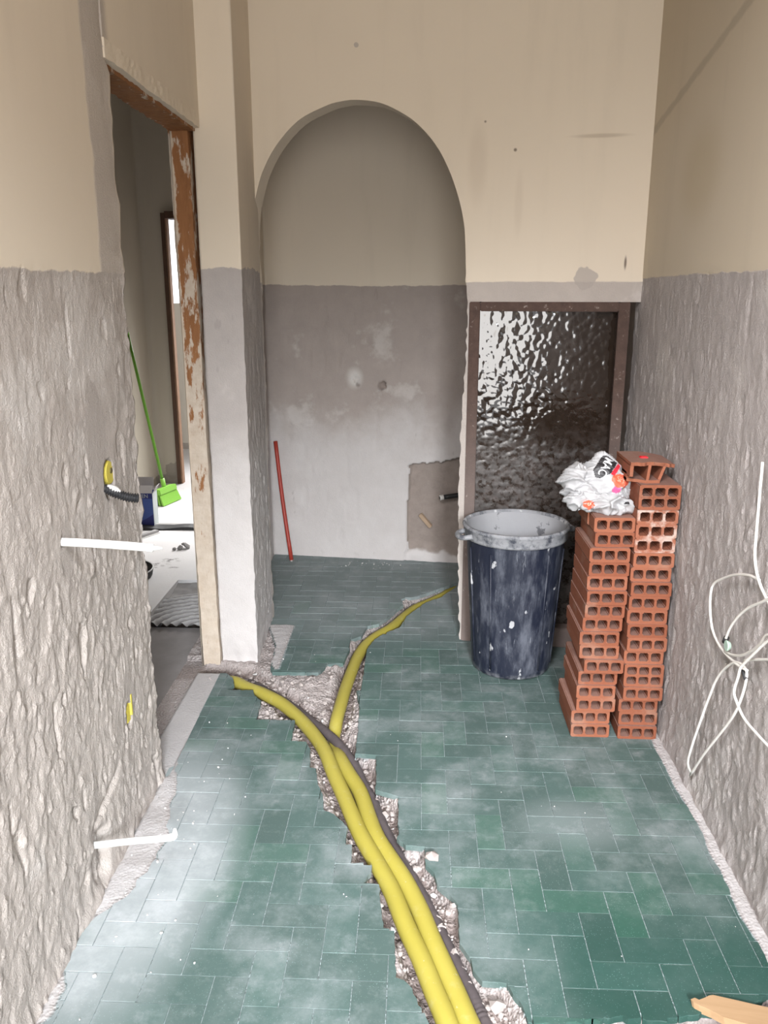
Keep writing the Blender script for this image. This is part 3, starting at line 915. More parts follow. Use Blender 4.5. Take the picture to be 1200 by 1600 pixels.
def reparent(o, root):
    o.parent = root
    o.matrix_parent_inverse = Matrix.Translation(-Vector(root.location))
    return o


reparent(rough_box('jamb', -0.897, -0.826, 3.19, 3.30, -0.03, 2.10, M['woodframe'], None, 0.02, 0.0022, 4, -0.014), door)
reparent(rough_box('head_rail', -0.905, -0.815, 2.26, 3.20, 2.062, 2.115, M['woodframe'], None, 0.02, 0.0025, 6), door)
reparent(rough_box('plaster_lip', -0.816, -0.795, 2.27, 3.19, 2.072, 2.118, M['pillar'], None, 0.02, 0.002, 8), door)

# frame of the far doorway
fw = plain('dark_brown_frame', (0.085, 0.045, 0.028), 0.7, 0.3, 8)
door2 = empty('door_2', (-1.9, 6.48, 0)); tag(door2, kind='structure')
rw = plain('worn_brown_frame', (0.34, 0.20, 0.13), 0.8, 0.3, 12)
reparent(box('jamb', -1.940, -1.912, 6.455, 6.50, -0.01, 2.075, fw), door2)
reparent(box('inner_jamb', -1.912, -1.900, 6.47, 6.53, -0.01, 2.06, rw), door2)
reparent(box('head_rail', -1.905, -0.91, 6.44, 6.60, 2.035, 2.085, fw), door2)

# ------------------------------------------------------------------ floor of the far room
hm = Mat('hall_screed', 0.8, 0.25)
hn = hm.noise(3, None, 6, 0.65)
hc = hm.mix(hn, (0.56, 0.545, 0.55), (0.70, 0.69, 0.69))
hc = hm.mix(hm.math('MULTIPLY', hm.step(0.64, 0.70, hm.noise(9, None, 5, 0.7)), 0.35), hc, (0.30, 0.28, 0.27))
for c, r in (((-1.5, 4.42, 0), 0.10), ((-1.42, 4.5, 0), 0.07), ((-1.37, 4.37, 0), 0.035), ((-1.46, 4.36, 0), 0.02)):
    hc = hm.mix(hm.math('MULTIPLY', hm.near(c, 0.0, r, (0.8, 1.2, 1)), hm.step(0.45, 0.62, hm.noise(34, None, 4))), hc, (0.16, 0.15, 0.15))
hm.color(hc); hm.bump(hm.noise(60, None, 4), 0.3, 0.004)
dm = Mat('hall_dark_screed', 0.9, 0.2)
dm.color(dm.mix(dm.noise(8, None, 6, 0.65), (0.175, 0.158, 0.152), (0.30, 0.28, 0.275))); dm.bump(dm.noise(60, None, 4), 0.4, 0.005)
bm = bmesh.new()
bm_box(bm, -2.2, -1.285, 1.0, 4.166, -0.14, 0.0); bm_box(bm, -2.2, -0.89, 4.166, 6.6, -0.14, 0.0); bm_box(bm, -3.3, -0.5, 6.6, 8.05, -0.14, 0.0)
hall_floor = tag(from_bm('floor_hall', bm, hm.m), kind='structure')
tag(box('dark_screed', -1.285, -0.90, 1.0, 3.61, -0.139, -0.040, dm.m, hall_floor), kind='structure')
# ridged adhesive bed in the open patch
hx = np.arange(-1.285, -0.895, 0.006); hy = np.arange(3.60, 4.17, 0.006)
HX, HY = np.meshgrid(hx, hy, indexing='ij')
rad = np.hypot(HX + 1.02, HY - 3.57)
rid = 0.5 + 0.5 * np.sin(rad * 2 * math.pi / 0.046 + 2.0 * vn(HX * 6, HY * 6, 5))
inr = sst(0.50, 0.44, rad)
HZ = -0.042 + inr * (0.020 * rid ** 0.7 + 0.006 * vn(HX * 60, HY * 60, 6) + 0.006) + (1 - inr) * (0.016 * vn(HX * 22, HY * 22, 7) + 0.02 * sst(4.10, 4.17, HY))
rm = Mat('ridged_adhesive', 0.9, 0.2)
rm.color(rm.mix(rm.attr('hi'), (0.20, 0.185, 0.18), rm.mix(rm.noise(50, None, 4), (0.36, 0.345, 0.34), (0.62, 0.61, 0.605))))
rm.bump(rm.noise(110, None, 4), 0.5, 0.004)
o = np_mesh('adhesive_bed', np.stack([HX, HY, HZ], -1).reshape(-1, 3), grid_faces(len(hx), len(hy)), rm.m, hall_floor, True, {'hi': np.where(inr > 0.3, rid, 0.3)})
tag(o, kind='structure')

# ------------------------------------------------------------------ brown glass panel in the front wall
gm = Mat('brown_textured_glass', 0.10, 0.65)
gp = gm.pos()
dust = gm.step(1.05, 0.72, gm.xyz(gp)[2])
dn = gm.math('MULTIPLY', gm.math('MULTIPLY_ADD', dust, 0.15, 0.02), gm.step(0.35, 0.68, gm.noise(28, gp, 5, 0.7)))
gm.color(gm.mix(dn, (0.020, 0.013, 0.009), (0.30, 0.25, 0.235)))
gm.rough(gm.math('MULTIPLY_ADD', gm.math('MULTIPLY', dust, gm.step(0.3, 0.6, gm.noise(40, gp, 4))), 0.45, 0.03))
fmx = Mat('brown_frame', 0.75, 0.3)
fc = fmx.mix(fmx.noise(30, None, 5, 0.7), (0.036, 0.021, 0.016), (0.115, 0.070, 0.055))
fc = fmx.mix(fmx.math('MULTIPLY', fmx.step(0.60, 0.72, fmx.noise(46, None, 4, 0.7)), 0.7), fc, (0.34, 0.29, 0.26))
fmx.color(fmx.mix(fmx.math('MULTIPLY', fmx.step(1.2, 0.5, fmx.xyz()[2]), 0.30), fc, (0.36, 0.31, 0.29)))
fmx.bump(fmx.noise(80, None, 4), 0.4, 0.004)
win = empty('window_1', front(1.19, 0, 0), ANG); tag(win, kind='structure')
WI = Matrix.Rotation(-ANG, 4, 'Z') @ Matrix.Translation(-front(1.19, 0, 0))


def wbox(name, s0, s1, d0, d1, z0, z1, mat, amp=0.0):
    o = box(name, s0 - 1.19, s1 - 1.19, d0, d1, z0, z1, mat, win, 0.003)
    return o


wbox('stile', 0.888, 0.931, -0.012, 0.08, 0.0, 1.464, fmx.m)
wbox('stile', 1.469, 1.512, -0.004, 0.08, 0.0, 1.464, fmx.m)
wbox('top_rail', 0.931, 1.469, -0.004, 0.08, 1.427, 1.464, fmx.m)
wbox('bottom_rail', 0.931, 1.469, -0.004, 0.08, 0.0, 0.09, fmx.m)
ps = np.arange(0.927, 1.4735, 0.0042); pz = np.arange(0.085, 1.4335, 0.0042)
PS, PZ = np.meshgrid(ps, pz, indexing='ij')


def pebble(x, y, seed):
    # dimpled "hammered" glass: smooth cellular bumps
    best = np.full(x.shape, 9.0)
    xi = np.floor(x); yi = np.floor(y)
    for a in (-1, 0, 1):
        for b in (-1, 0, 1):
            cx = xi + a; cy = yi + b
            jx = vn(cx * 1.0, cy * 1.0, seed); jy = vn(cx * 1.0, cy * 1.0, seed + 1)
            best = np.minimum(best, np.hypot(x - cx - jx, y - cy - jy))
    return best


wx = PS + 0.006 * (vn(PS * 60, PZ * 60, 91) - 0.5); wz = PZ + 0.006 * (vn(PS * 60, PZ * 60, 92) - 0.5)
pb = pebble(wx / 0.021, wz / 0.021, 93)
PD = 0.003 + 0.115 * (PS - 0.927) + 0.0011 * np.minimum(pb, 1.0) ** 2 + 0.0016 * (fbm(PS * 34, PZ * 34, 94, 2) - 0.5)
np_mesh('pane', np.stack([PS - 1.19, PD, PZ], -1).reshape(-1, 3), grid_faces(len(ps), len(pz))[:, ::1], gm.m, win, True)
# ragged plaster left on the jamb beside the frame
tag(win.children[0], 'plaster-spattered brown stile beside the arch')

# ------------------------------------------------------------------ dark dustbin
bmx = Mat('dark_blue_plastic', 0.5, 0.4)
op = bmx.obj()
dustv = bmx.noise(1, bmx.mapv(op, scale=(16, 16, 4.5)), 6, 0.7)
splat = bmx.step(0.665, 0.70, bmx.noise(1, bmx.mapv(op, scale=(24, 24, 15)), 3, 0.5))
scr = bmx.step(0.62, 0.72, bmx.noise(1, bmx.mapv(op, scale=(60, 60, 7)), 4, 0.7))
bc = bmx.mix(bmx.math('MULTIPLY', bmx.step(0.42, 0.75, dustv), 0.34), (0.012, 0.015, 0.028), (0.30, 0.32, 0.37))
bc = bmx.mix(bmx.math('MULTIPLY', scr, 0.30), bc, (0.5, 0.52, 0.56))
bc = bmx.mix(bmx.math('MULTIPLY', splat, 0.55), bc, (0.66, 0.66, 0.67))
foot = bmx.math('MULTIPLY', bmx.step(0.035, 0.0, bmx.xyz(op)[2]), bmx.step(0.40, 0.6, bmx.noise(30, op, 4)))
bmx.color(bmx.mix(bmx.math('MULTIPLY', foot, 0.35), bc, (0.5, 0.5, 0.52)))
bmx.rough(bmx.math('MULTIPLY_ADD', dustv, 0.5, 0.25))
rimm = Mat('dusty_rim', 0.8, 0.3)
ro = rimm.obj()
rimm.color(rimm.mix(rimm.step(0.30, 0.58, rimm.noise(22, ro, 5, 0.7)), (0.05, 0.055, 0.07), rimm.mix(rimm.step(0.62, 0.68, rimm.noise(14, ro, 3)), (0.27, 0.273, 0.285), (0.5, 0.5, 0.51))))
rimm.bump(rimm.noise(60, ro, 4), 0.4, 0.003)
cin = Mat('cement_coat', 0.85, 0.25)
co = cin.obj()
cin.color(cin.mix(cin.step(0.64, 0.70, cin.noise(12, co, 5, 0.65)), cin.mix(cin.noise(6, co, 4), (0.26, 0.26, 0.272), (0.37, 0.37, 0.38)), (0.13, 0.13, 0.14)))
cin.bump(cin.noise(30, co, 4), 0.3, 0.004)
bin_ = empty('dustbin', (0.395, 3.185, 0.0))
tag(bin_, 'large dark blue plastic bin splashed with cement beside the brick stacks', 'bin')
prof = [(0.0, 0.004), (0.150, 0.004), (0.158, 0.010), (0.161, 0.030)]
for k in range(1, 13):
    zz_ = 0.03 + 0.545 * k / 12
    prof.append((0.161 + 0.034 * k / 12, zz_))
lathe('body', prof, bmx.m, bin_, 64)
# shallow vertical ribs on the body
for a in (200, 235, 305, 340):
    ca, sa = math.cos(math.radians(a)), math.sin(math.radians(a))
    tube('rib', [(ca * 0.163, sa * 0.163, 0.04), (ca * 0.1935, sa * 0.1935, 0.53)], 0.004, bmx.m, bin_, 8, 1)
lathe('rim', [(0.1945, 0.560), (0.203, 0.562), (0.205, 0.570), (0.206, 0.598), (0.2105, 0.603), (0.2125, 0.610), (0.210, 0.617), (0.203, 0.618), (0.199, 0.612), (0.1955, 0.600)], rimm.m, bin_, 64)
lathe('cement_lining', [(0.1965, 0.606), (0.190, 0.57), (0.176, 0.35), (0.157, 0.06), (0.12, 0.03), (0.0, 0.028)], cin.m, bin_, 64)
for sgn in (-1, 1):
    ang = math.radians(198 if sgn < 0 else 18)
    c = Vector((math.cos(ang), math.sin(ang), 0)); tdir = Vector((-math.sin(ang), math.cos(ang), 0))
    pts = [c * 0.203 + tdir * -0.045 + Vector((0, 0, 0.585)), c * 0.232 + tdir * -0.035 + Vector((0, 0, 0.580)), c * 0.243 + Vector((0, 0, 0.577)), c * 0.232 + tdir * 0.035 + Vector((0, 0, 0.580)), c * 0.203 + tdir * 0.045 + Vector((0, 0, 0.585))]
    h = tube('handle', [tuple(q) for q in pts], 0.0105, rimm.m, bin_, 10, 4)

# ------------------------------------------------------------------ hollow clay bricks
bk = Mat('fired_clay', 0.9, 0.2)
bo = bk.obj(); br_ = bk.rnd()
cl = bk.mix(br_, (0.245, 0.080, 0.042), (0.335, 0.125, 0.070))
cl = bk.mix(bk.noise(26, bo, 5, 0.65), bk.mix(0.30, cl, (0.22, 0.08, 0.05)), cl)
pale = bk.step(0.52, 0.72, bk.noise(1, bk.mapv(bk.pos(), scale=(9, 9, 13)), 4, 0.6))
cl = bk.mix(bk.math('MULTIPLY', pale, 0.36), cl, (0.36, 0.25, 0.19))
ny = bk.node('ShaderNodeNewGeometry').outputs['Normal']
topd = bk.math('MULTIPLY', bk.step(0.6, 0.9, bk.xyz(ny)[2]), 0.55)
cl = bk.mix(topd, cl, bk.mix(bk.noise(40, bo, 4), (0.26, 0.16, 0.13), (0.38, 0.29, 0.26)))
bk.color(bk.mix(0.12, cl, (0.0, 0.0, 0.0)))
bk.bump(bk.math('ADD', bk.noise(1, bk.mapv(bo, scale=(160, 18, 160)), 3), bk.noise(120, bo, 3)), 0.35, 0.003)
M['brick'] = bk.m
mb = Mat('mortar_smeared_clay', 0.9, 0.2)
mo_ = mb.obj()
c1 = mb.mix(mb.noise(26, mo_, 5), (0.22, 0.075, 0.042), (0.32, 0.125, 0.075))
mb.color(mb.mix(mb.math('MULTIPLY', mb.step(0.44, 0.62, mb.noise(20, mb.pos(), 4, 0.6)), mb.step(0.012, 0.0, mb.xyz(mo_)[1])), c1, (0.44, 0.33, 0.28)))
mb.bump(mb.noise(120, mo_, 3), 0.35, 0.003)
M['mbrick'] = mb.m


def brick_mesh(name, rows, W=0.132, H=0.0492, L=0.25, mat=None):
    t, wb = 0.0095, 0.0085
    hw = (W - 2 * t - 2 * wb) / 3
    hh = (H - 2 * t - (rows - 1) * wb) / rows if rows > 1 else H - 2 * t
    xs = [0]; zs = [0]
    x = t
    for k in range(3): xs += [x, x + hw]; x += hw + wb
    xs.append(W)
    z = t
    for k in range(rows): zs += [z, z + hh]; z += hh + wb
    zs.append(H)
    bm = bmesh.new()
    g = {}
    for y in (0, L):
        for i, a in enumerate(xs):
            for j, b in enumerate(zs): g[y, i, j] = bm.verts.new((a, y, b))
    nx, nz = len(xs), len(zs)
    hole = lambda i, j: i % 2 == 1 and j % 2 == 1
    longs = []
    for i in range(nx - 1):
        for j in range(nz - 1):
            if not hole(i, j):
                bm.faces.new([g[0, i, j], g[0, i + 1, j], g[0, i + 1, j + 1], g[0, i, j + 1]])
                bm.faces.new([g[L, i, j], g[L, i, j + 1], g[L, i + 1, j + 1], g[L, i + 1, j]])
            else:
                c = [(i, j), (i + 1, j), (i + 1, j + 1), (i, j + 1)]
                for k in range(4):
                    a, b = c[k], c[(k + 1) % 4]
                    bm.faces.new([g[0, a[0], a[1]], g[0, b[0], b[1]], g[L, b[0], b[1]], g[L, a[0], a[1]]])
    for i in range(nx - 1):
        bm.faces.new([g[0, i, 0], g[L, i, 0], g[L, i + 1, 0], g[0, i + 1, 0]])
        bm.faces.new([g[0, i, nz - 1], g[0, i + 1, nz - 1], g[L, i + 1, nz - 1], g[L, i, nz - 1]])
    for j in range(nz - 1):
        bm.faces.new([g[0, 0, j], g[0, 0, j + 1], g[L, 0, j + 1], g[L, 0, j]])
        bm.faces.new([g[0, nx - 1, j], g[L, nx - 1, j], g[L, nx - 1, j + 1], g[0, nx - 1, j + 1]])
    bmesh.ops.recalc_face_normals(bm, faces=bm.faces)
    es = []
    for i in range(1, nx - 1):
        for j in range(1, nz - 1):
            e = bm.edges.get((g[0, i, j], g[L, i, j]))
            if e: es.append(e)
    for a, b in ((0, 0), (0, nz - 1), (nx - 1, 0), (nx - 1, nz - 1)):
        es.append(bm.edges.get((g[0, a, b], g[L, a, b])))
    bmesh.ops.bevel(bm, geom=es, offset=0.0032, segments=2, affect='EDGES')
    me = bpy.data.meshes.new(name)
    bmesh.ops.recalc_face_normals(bm, faces=bm.faces)
    bm.to_mesh(me); bm.free(); me.materials.append(mat)
    return me


HB = 0.0494; H6 = 0.0822
me3 = brick_mesh('hollow_brick', 1, H=HB, mat=M['brick'])
me3m = brick_mesh('hollow_brick', 1, H=HB, mat=M['mbrick'])
me6 = brick_mesh('hollow_brick', 2, H=H6, mat=M['brick'])
me3s = brick_mesh('hollow_brick', 1, H=HB, L=0.085, mat=M['brick'])
me3r = brick_mesh('hollow_brick', 1, H=HB, L=0.15, mat=M['brick'])
ORD = ['topmost', 'second', 'third', 'fourth', 'fifth', 'sixth', 'seventh', 'eighth', 'ninth', 'tenth', 'eleventh', 'twelfth', 'thirteenth', 'fourteenth', 'fifteenth', 'sixteenth', 'seventeenth', 'eighteenth']
LX = [0.580, 0.585, 0.568, 0.570, 0.567, 0.568, 0.566, 0.562, 0.554, 0.557, 0.574, 0.5595, 0.555, 0.558, 0.544, 0.5445]
LYO = [0.012, 0.008, -0.004, 0.0, 0.002, -0.008, 0.0, 0.004, -0.002, 0.002, -0.008, 0.006, -0.002, 0.0, 0.004, 0.0]
rb = random.Random(21)


def brick(me, x, y, z, rz, label, group):
    o = bpy.data.objects.new('hollow_brick', me); COL.objects.link(o)
    o.location = (x, y, z); o.rotation_euler = (0, 0, rz)
    return tag(o, label, 'brick', group)


for k in range(16):
    z = HB * (15 - k)
    pos_ = 'topmost' if k == 0 else ('bottom' if k == 15 else ORD[k] + ' from the top')
    rz = rb.uniform(-0.012, 0.02)
    me = me3s if k < 2 else me3
    brick(me, LX[k], 2.612 + LYO[k], z, rz, f'hollow clay brick, {pos_} in the shorter stack, next to the dark bin', 'bricks in the shorter stack')
    if k < 2:
        brick(me3r, LX[k] - 0.004 + 0.006 * k, 2.612 + LYO[k] + 0.089, z, 0.02, ('upper' if k == 0 else 'lower') + ' half brick behind the front bricks of the shorter stack, under the bag', 'bricks in the shorter stack')
RX = [None, 0.7118, 0.7186, 0.7196, 0.7196, 0.7195, 0.7069, 0.7103, 0.7082, 0.7057, 0.7093, 0.7196, 0.7075, 0.7115, 0.7154, 0.7024, 0.7062, 0.7043]
z = 0.0
for k in range(17, 0, -1):
    six = k in (1, 13)
    pos_ = 'bottom' if k == 17 else ORD[k] + ' from the top'
    me = me6 if six else (me3m if k in (2, 3, 4) else me3)
    brick(me, min(RX[k], 0.7125), 2.608 + rb.uniform(-0.006, 0.006), z, rb.uniform(-0.015, 0.015),
          f'{"six-hole" if six else "hollow"} clay brick, {pos_} in the taller stack against the rough wall' if not (k in (2, 3, 4)) else f'mortar-smeared hollow clay brick, {pos_} in the taller stack against the rough wall',
          'bricks in the taller stack')
    z += H6 if six else HB
ZR = z
# the broken brick on top
bb = empty('broken_brick', (0.682, 2.615, ZR))
tag(bb, 'broken hollow brick with a red dot on top of the taller stack', 'brick', 'bricks in the taller stack')


def broken():
    bm = bmesh.new()
    rnd = random.Random(3)
    # top slab with a ragged front edge, two leaning webs, left wall, broken floor
    n = 14
    top = []; bot = []
    for i in range(n + 1):
        x = 0.152 * i / n
        yf = 0.0 + 0.014 * rnd.random() + (0.0 if i < 5 else 0.004 * (i - 5))
        zt = 0.070 - 0.014 * max(0, (i - 6) / 8) ** 1.4
        top.append((bm.verts.new((x, yf, zt)), bm.verts.new((x, 0.20, zt))))
        bot.append((bm.verts.new((x, yf + 0.004 * rnd.random(), zt - 0.012)), bm.verts.new((x, 0.20, zt - 0.012))))
    for i in range(n):
        bm.faces.new((top[i][0], top[i + 1][0], top[i + 1][1], top[i][1]))
        bm.faces.new((bot[i][0], bot[i][1], bot[i + 1][1], bot[i + 1][0]))
        bm.faces.new((top[i][0], bot[i][0], bot[i + 1][0], top[i + 1][0]))
        bm.faces.new((top[i][1], top[i + 1][1], bot[i + 1][1], bot[i][1]))
    bm.faces.new((top[0][0], top[0][1], bot[0][1], bot[0][0]))
    bm.faces.new((top[n][0], bot[n][0], bot[n][1], top[n][1]))

    def web(x0, x1, y0, t, zlow, zhigh, lean):
        vs = []
        for y in (y0, 0.198):
            for (xx, zz2) in ((x0 + lean, zlow), (x0 + lean + t, zlow), (x1 + t, zhigh), (x1, zhigh)):
                vs.append(bm.verts.new((xx, y + rnd.uniform(0, 0.006), zz2)))
        for f in ((0, 1, 2, 3), (7, 6, 5, 4), (0, 4, 5, 1), (1, 5, 6, 2), (2, 6, 7, 3), (3, 7, 4, 0)):
            bm.faces.new([vs[a] for a in f])
    web(0.0, 0.0, 0.006, 0.011, 0.022, 0.060, 0.0)
    web(0.0, 0.0, 0.05, 0.011, 0.0, 0.030, 0.0)
    web(0.058, 0.060, 0.012, 0.009, 0.004, 0.060, -0.004)
    web(0.106, 0.110, 0.022, 0.009, 0.004, 0.054, -0.014)
    # remains of the floor of the brick
    vs = []
    for zz2 in (0.0, 0.010):
        for q in ((0.0, 0.045), (0.03, 0.03), (0.055, 0.012), (0.1, 0.018), (0.112, 0.06), (0.10, 0.198), (0.0, 0.198)):
            vs.append(bm.verts.new((q[0], q[1], zz2)))
    bm.faces.new(vs[:7][::-1]); bm.faces.new(vs[7:])
    for a in range(7):
        b = (a + 1) % 7
        bm.faces.new((vs[a], vs[b], vs[7 + b], vs[7 + a]))
    return bm


from_bm('body', broken(), M['brick'], bb)
redm = plain('red_sticker', (0.72, 0.02, 0.03), 0.5, 0.1, 60)
rd = box('red_mark', 0.048, 0.073, 0.075, 0.098, 0.068, 0.0745, redm, bb, 0.002); rd['label'] = 'bright red dot on the brick'

# ------------------------------------------------------------------ plastic bag on the shorter stack
bagm = Mat('white_plastic_film', 0.45, 0.45)
bagm.color(bagm.mix(bagm.noise(14, bagm.obj(), 3), (0.36, 0.358, 0.365), (0.44, 0.438, 0.442)))
bagm.b.inputs['Subsurface Weight'].default_value = 0.0
bagm.bump(bagm.noise(55, bagm.obj(), 3), 0.25, 0.004)
BAGO = Vector((0.592, 2.690, HB * 16))


def bag_mesh():
    bm = bmesh.new()
    blobs = [  # centre (relative to bag base), radii, tilt
        ((0.025, 0.045, 0.105), (0.075, 0.05, 0.082), 0.25), ((0.055, 0.035, 0.075), (0.062, 0.055, 0.07), 0.0),
        ((-0.065, 0.03, 0.105), (0.040, 0.036, 0.046), 0.3), ((-0.035, 0.035, 0.075), (0.06, 0.045, 0.05), 0.0),
        ((-0.03, 0.0, 0.042), (0.068, 0.030, 0.026), 0.22), ((0.062, -0.025, 0.034), (0.040, 0.028, 0.036), -0.3),
        ((0.03, -0.02, 0.03), (0.035, 0.03, 0.03), 0.0), ((0.0, 0.03, 0.035), (0.07, 0.06, 0.035), 0.0), ((-0.03, -0.022, 0.022), (0.022, 0.018, 0.018), 0.0)]
    for c, r, tl in blobs:
        M4 = Matrix.Translation(c) @ Matrix.Rotation(tl, 4, 'Y') @ Matrix.Diagonal((*r, 1))
        bmesh.ops.create_icosphere(bm, subdivisions=3, radius=1, matrix=M4)
    me = bpy.data.meshes.new('bag_raw'); bm.to_mesh(me); bm.free()
    o = bpy.data.objects.new('bag_raw', me); COL.objects.link(o)
    md = o.modifiers.new('r', 'REMESH'); md.mode = 'VOXEL'; md.voxel_size = 0.0032
    ms = o.modifiers.new('s', 'SMOOTH'); ms.factor = 0.5; ms.iterations = 4
    dg = bpy.context.evaluated_depsgraph_get()
    ev = o.evaluated_get(dg)
    out = bpy.data.meshes.new_from_object(ev)
    bpy.data.objects.remove(o)
    n = len(out.vertices)
    V = np.zeros(n * 3); out.vertices.foreach_get('co', V); V = V.reshape(-1, 3)
    N = np.zeros(n * 3); out.vertices.foreach_get('normal', N); N = N.reshape(-1, 3)
    # crease folds
    a = V[:, 0] * 1.0 + V[:, 1] * 0.7; b = V[:, 2] + V[:, 1] * 0.5
    f1 = 1 - np.abs(2 * vn(a * 26 + 2 * vn(a * 9, b * 9, 2), b * 18, 3) - 1)
    f2 = 1 - np.abs(2 * vn(a * 40 + b * 55, b * 34 - a * 20, 5) - 1)
    f3 = 1 - np.abs(2 * vn(a * 14 - b * 30, b * 22 + a * 16, 7) - 1)
    flat = sst(0.075, 0.045, np.hypot(V[:, 0] - 0.035, V[:, 2] - 0.12))   # stretched smooth where the print sits
    k = 1 - 0.8 * flat
    d = (0.020 * (f1 ** 3 - 0.35) + 0.011 * (f2 ** 3 - 0.3) + 0.018 * (f3 ** 4 - 0.25)) * k
    V = V + N * d[:, None]
    V[:, 2] = np.maximum(V[:, 2], 0.0008 + 0 * V[:, 2])
    # the left lobes overhang the stack a little and sag
    out.vertices.foreach_set('co', V.ravel()); out.update()
    return out


bagme = bag_mesh(); bagme.name = 'bag_body'; bagme.materials.clear(); bagme.materials.append(bagm.m)
bag = empty('plastic_bag', BAGO)
tag(bag, 'crumpled white plastic carrier bag with black and orange print on the shorter stack', 'bag', )
bagbody = link('body', bagme, None, bag, True)
bvh = BVHTree.FromPolygons([v.co.copy() for v in bagme.vertices], [tuple(p.vertices) for p in bagme.polygons])
DIR = Vector((0.0, 0.90, -0.43)).normalized(); BU = Vector((1, 0, 0)); BV = Vector((0, 0.43, 0.90)).normalized()


def onto_bag(a, b, off):
    """print position (a across, b up, metres from bag base, facing the room) -> point on the film"""
    src = BU * a + BV * b - DIR * 0.5 + Vector((0, 0, 0))
    hit, nrm, idx, dist = bvh.ray_cast(src, DIR)
    if hit is None: return None
    if nrm.dot(DIR) > 0: nrm = -nrm
    return hit + nrm * off


def print_patch(name, poly, mat, off, step=0.0022, holes=None):
    """flat print conformed to the film: raster the outline at a fine step"""
    xs = [p[0] for p in poly]; ys = [p[1] for p in poly]
    ax = np.arange(min(xs), max(xs) + step, step); ay = np.arange(min(ys), max(ys) + step, step)
    ids = {}; V = []; F = []

    def vid(i, j):
        if (i, j) not in ids:
            q = onto_bag(ax[0] + i * step, ay[0] + j * step, off)
            if q is None: ids[i, j] = None
            else: ids[i, j] = len(V); V.append(q)
        return ids[i, j]
    GXp, GYp = np.meshgrid(ax + step / 2, ay + step / 2, indexing='ij')
    ins = pip(GXp, GYp, poly)
    for i in range(ins.shape[0]):
        for j in range(ins.shape[1]):
            if ins[i, j] and (holes is None or not holes(GXp[i, j], GYp[i, j])):
                f = [vid(i, j), vid(i + 1, j), vid(i + 1, j + 1), vid(i, j + 1)]
                if None not in f and (max(V[a].y for a in f) - min(V[a].y for a in f)) < 0.02: F.append(f)
    if F: return mesh(name, V, F, mat, bag, True)


def print_text(name, txt, centre, size, rot, mat, off, sx=1.0, bold=0.0):
    cu = bpy.data.curves.new(name, 'FONT'); cu.body = txt; cu.size = size; cu.align_x = 'CENTER'; cu.align_y = 'CENTER'; cu.offset = bold
    cu.resolution_u = 3
    o = bpy.data.objects.new(name, cu); COL.objects.link(o)
    me = bpy.data.meshes.new_from_object(o.evaluated_get(bpy.context.evaluated_depsgraph_get()))
    bpy.data.objects.remove(o)
    bm = bmesh.new(); bm.from_mesh(me)
    for _ in range(4):
        es = [e for e in bm.edges if e.calc_length() > 0.004]
        if not es: break
        bmesh.ops.subdivide_edges(bm, edges=es, cuts=1)
        bmesh.ops.triangulate(bm, faces=bm.faces)
    c, s = math.cos(rot), math.sin(rot); ok = True
    for v in bm.verts:
        a = centre[0] + v.co.x * sx * c - v.co.y * s; b = centre[1] + v.co.x * sx * s + v.co.y * c
        q = onto_bag(a, b, off)
        if q is None: q = BU * a + BV * b
        v.co = q
    bm.to_mesh(me); bm.free()
    me.materials.clear(); me.materials.append(mat); me.name = name
    return link(name, me, None, bag)


ink = plain('black_print', (0.022, 0.02, 0.022), 0.45, 0.1, 40)
grey = plain('pale_print', (0.62, 0.62, 0.63), 0.45, 0.05, 40)
red = plain('red_print', (0.55, 0.03, 0.05), 0.45, 0.1, 40)
org = plain('orange_print', (0.80, 0.13, 0.07), 0.45, 0.12, 40)
cremep = plain('cream_print', (0.80, 0.55, 0.40), 0.45, 0.1, 40)
mag = plain('magenta_print', (0.60, 0.10, 0.25), 0.5, 0.2, 60)

# ------------------------------------------------------------------ white cables on the right wall
cabm = plain('white_cable_sheath', (0.74, 0.715, 0.67), 0.5, 0.05, 30)
CABS = [
    [(1.922, 0.828), (1.983, 0.819), (2.062, 0.793), (2.137, 0.757), (2.193, 0.723), (2.21, 0.692), (2.202, 0.646), (2.174, 0.603), (2.134, 0.582), (2.074, 0.573), (2.006, 0.577), (1.958, 0.591), (1.926, 0.591), (1.917, 0.572), (1.934, 0.51), (1.984, 0.42), (2.136, 0.229), (2.265, 0.076)],
    [(1.975, 1.108), (1.964, 1.004), (1.954, 0.926), (1.946, 0.887), (1.926, 0.853), (1.885, 0.823), (1.82, 0.80), (1.74, 0.79), (1.68, 0.74), (1.70, 0.68), (1.777, 0.682), (1.837, 0.659), (1.888, 0.635), (1.945, 0.606)],
    [(2.065, 0.609), (2.037, 0.657), (1.992, 0.706), (1.936, 0.751), (1.874, 0.788), (1.797, 0.83), (1.72, 0.83), (1.66, 0.78), (1.70, 0.74), (1.805, 0.736), (1.847, 0.693), (1.883, 0.663), (1.945, 0.62), (2.01, 0.592), (2.06, 0.58)],
    [(1.90, 0.60), (1.94, 0.592), (1.978, 0.583), (2.032, 0.537), (2.072, 0.486), (2.104, 0.424), (2.134, 0.365), (2.22, 0.162), (2.26, 0.086)],
    [(1.70, 0.79), (1.791, 0.729), (1.848, 0.674), (1.903, 0.617), (1.918, 0.598), (1.924, 0.571), (1.938, 0.53), (1.93, 0.511), (1.87, 0.488), (1.787, 0.489), (1.70, 0.495)],
]
cb = empty('cable_coil', (0.83, 2.0, 0.6))
tag(cb, 'loose coil of thin white cables hanging on the rough right wall', 'cable')
